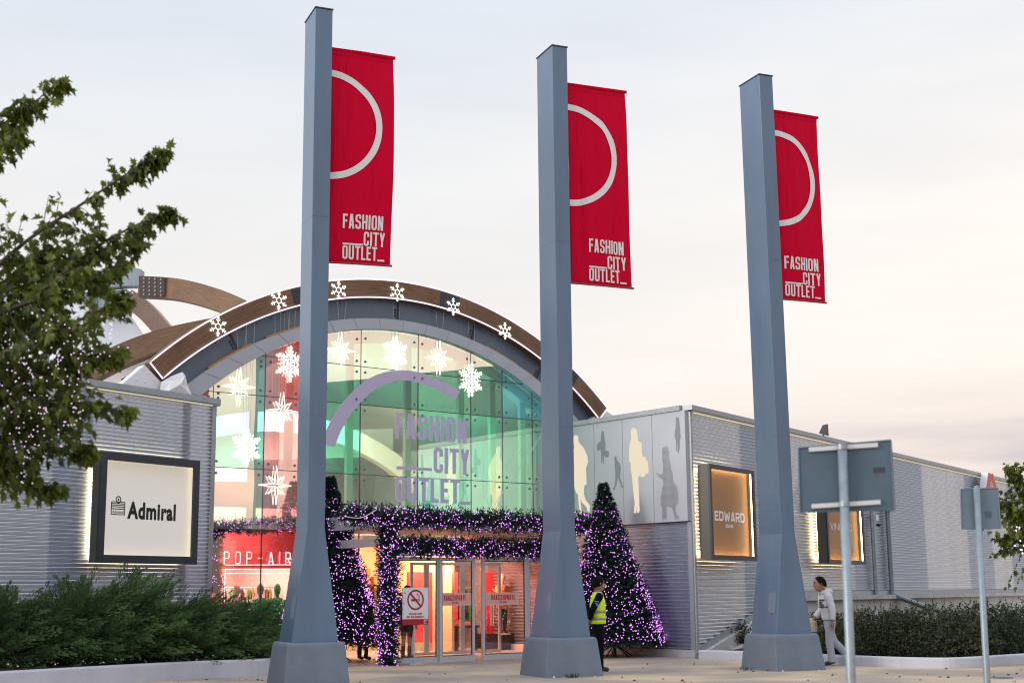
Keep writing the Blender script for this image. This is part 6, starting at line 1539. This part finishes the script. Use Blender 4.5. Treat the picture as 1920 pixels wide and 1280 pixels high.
leafy_tree('leafy maple like tree with lilac fairy lights reaching in from the left edge', tb, tt, limbs, fill, .098, None, .0048,
    [(T_(10, 640, -.5), T_(60, 740, -.55), T_(20, 840, -.5), 44), (T_(80, 600, -.5), T_(110, 660, -.6), T_(75, 720, -.5), 36), (T_(190, 590, -.4), T_(160, 690, -.5), T_(130, 760, -.5), 40), (T_(170, 660, -.5), T_(130, 650, -.55), T_(100, 700, -.5), 30), (T_(60, 660, -.5), T_(20, 700, -.5), T_(5, 790, -.5), 40), (T_(150, 760, -.5), T_(120, 800, -.55), T_(50, 850, -.5), 44), (T_(235, 545, -.3), T_(215, 590, -.35), T_(205, 640, -.4), 24), (T_(100, 760, -.5), T_(60, 800, -.5), T_(40, 900, -.5), 40)],
    'strings of lilac fairy lights wound through the left tree')
rt_b = at(1985, 1200, 27.5); rt_b[2] = .1
def Tr(x, y, d=0.0): return at(x, y, 27.5+d)
leafy_tree('small leafy tree cut by the right edge of the frame', rt_b, Tr(1985, 1030), [((Tr(1960, 960), Tr(1930, 920), Tr(1893, 878)), 70, .20), ((Tr(1950, 980), Tr(1915, 960), Tr(1880, 940)), 70, .2), ((Tr(1950, 1010), Tr(1915, 1010), Tr(1885, 1010)), 70, .2)], [(Tr(1960, 950), (.75, .6, .8), 420)], .135, None, .020,
    [(Tr(1905, 985, -.4), Tr(1912, 1010, -.4), Tr(1910, 1030, -.4), 16)], 'short string of purple lights in the small tree at the right edge')

P = np.array([gnd(x, y) for x, y in zip(RNG.uniform(-100, 2000, 90), 1240+42*RNG.random(90)**.7)]); P[:, 2] = .006+.01*RNG.random(90)
V, Fc, tn = leaves(P, unit(RNG.normal(size=P.shape)*np.array([1, 1, .12])), np.array([[0, 0, 1.0]])+RNG.normal(size=P.shape)*.25, .05+.04*RNG.random(90), RNG.random(90))
fl_ = mesh_np('fallen_leaves', V, Fc, tn, leaf_mat('dry_leaves', (.06, .035, .012), (.22, .13, .04), trans=.1), None); fl_['kind'] = 'stuff'
for x, y, nm in ((1072, 1270, 'tiny weed tuft at the foot of the middle pylon'), (1078, 1270, 'second tiny weed tuft at the foot of the middle pylon, nearer its right corner'), (1398, 1257, 'tiny weed tuft at the left foot of the right pylon')):
    g_ = gnd(x, y); tf = thing('weed_tuft', nm, 'weed', g_); P = np.repeat(g_[None], 26, 0)+RNG.normal(size=(26, 3))*np.array([.05, .01, 0]); D = unit(RNG.normal(size=(26, 3))*.7+np.array([0, -.4, 1.0]))
    V, Fc, tn = blades(P, D, .10, .012, RNG.random(26)); mesh_np('blades', V, Fc, tn, M_low2, tf)
dc_ = gnd(1878, 1270); dcv = thing('drain_cover', 'small dark round drain cover in the paving at the lower right', 'drain cover', (dc_[0], dc_[1], 0))
mb = MB(); mb.lathe([(.20, .001), (.20, .006), (.17, .008), (.001, .008)], (dc_[0], dc_[1], 0), 20); obj('iron_disc', mb, M_dark, dcv)
# ------------------------------------------------------------------ wing across the plaza, outside the frame, mirrored in the glass
ow = thing('opposite_wing', 'plain grey shop wing across the plaza mirrored in the coated glass', 'building', (24, 26, 0))
OF = Frame((24, 22.5), 84)
mb = MB(); mb.hexa([OF(0, 0, 0), OF(21, 0, 0), OF(21, 10, 0), OF(0, 10, 0), OF(0, 0, 11.2), OF(21, 0, 12.6), OF(21, 10, 12.6), OF(0, 10, 11.2)]); obj('wing_wall', mb, mat('dark_cladding', (.035, .04, .045), .8, spec=.1), ow)
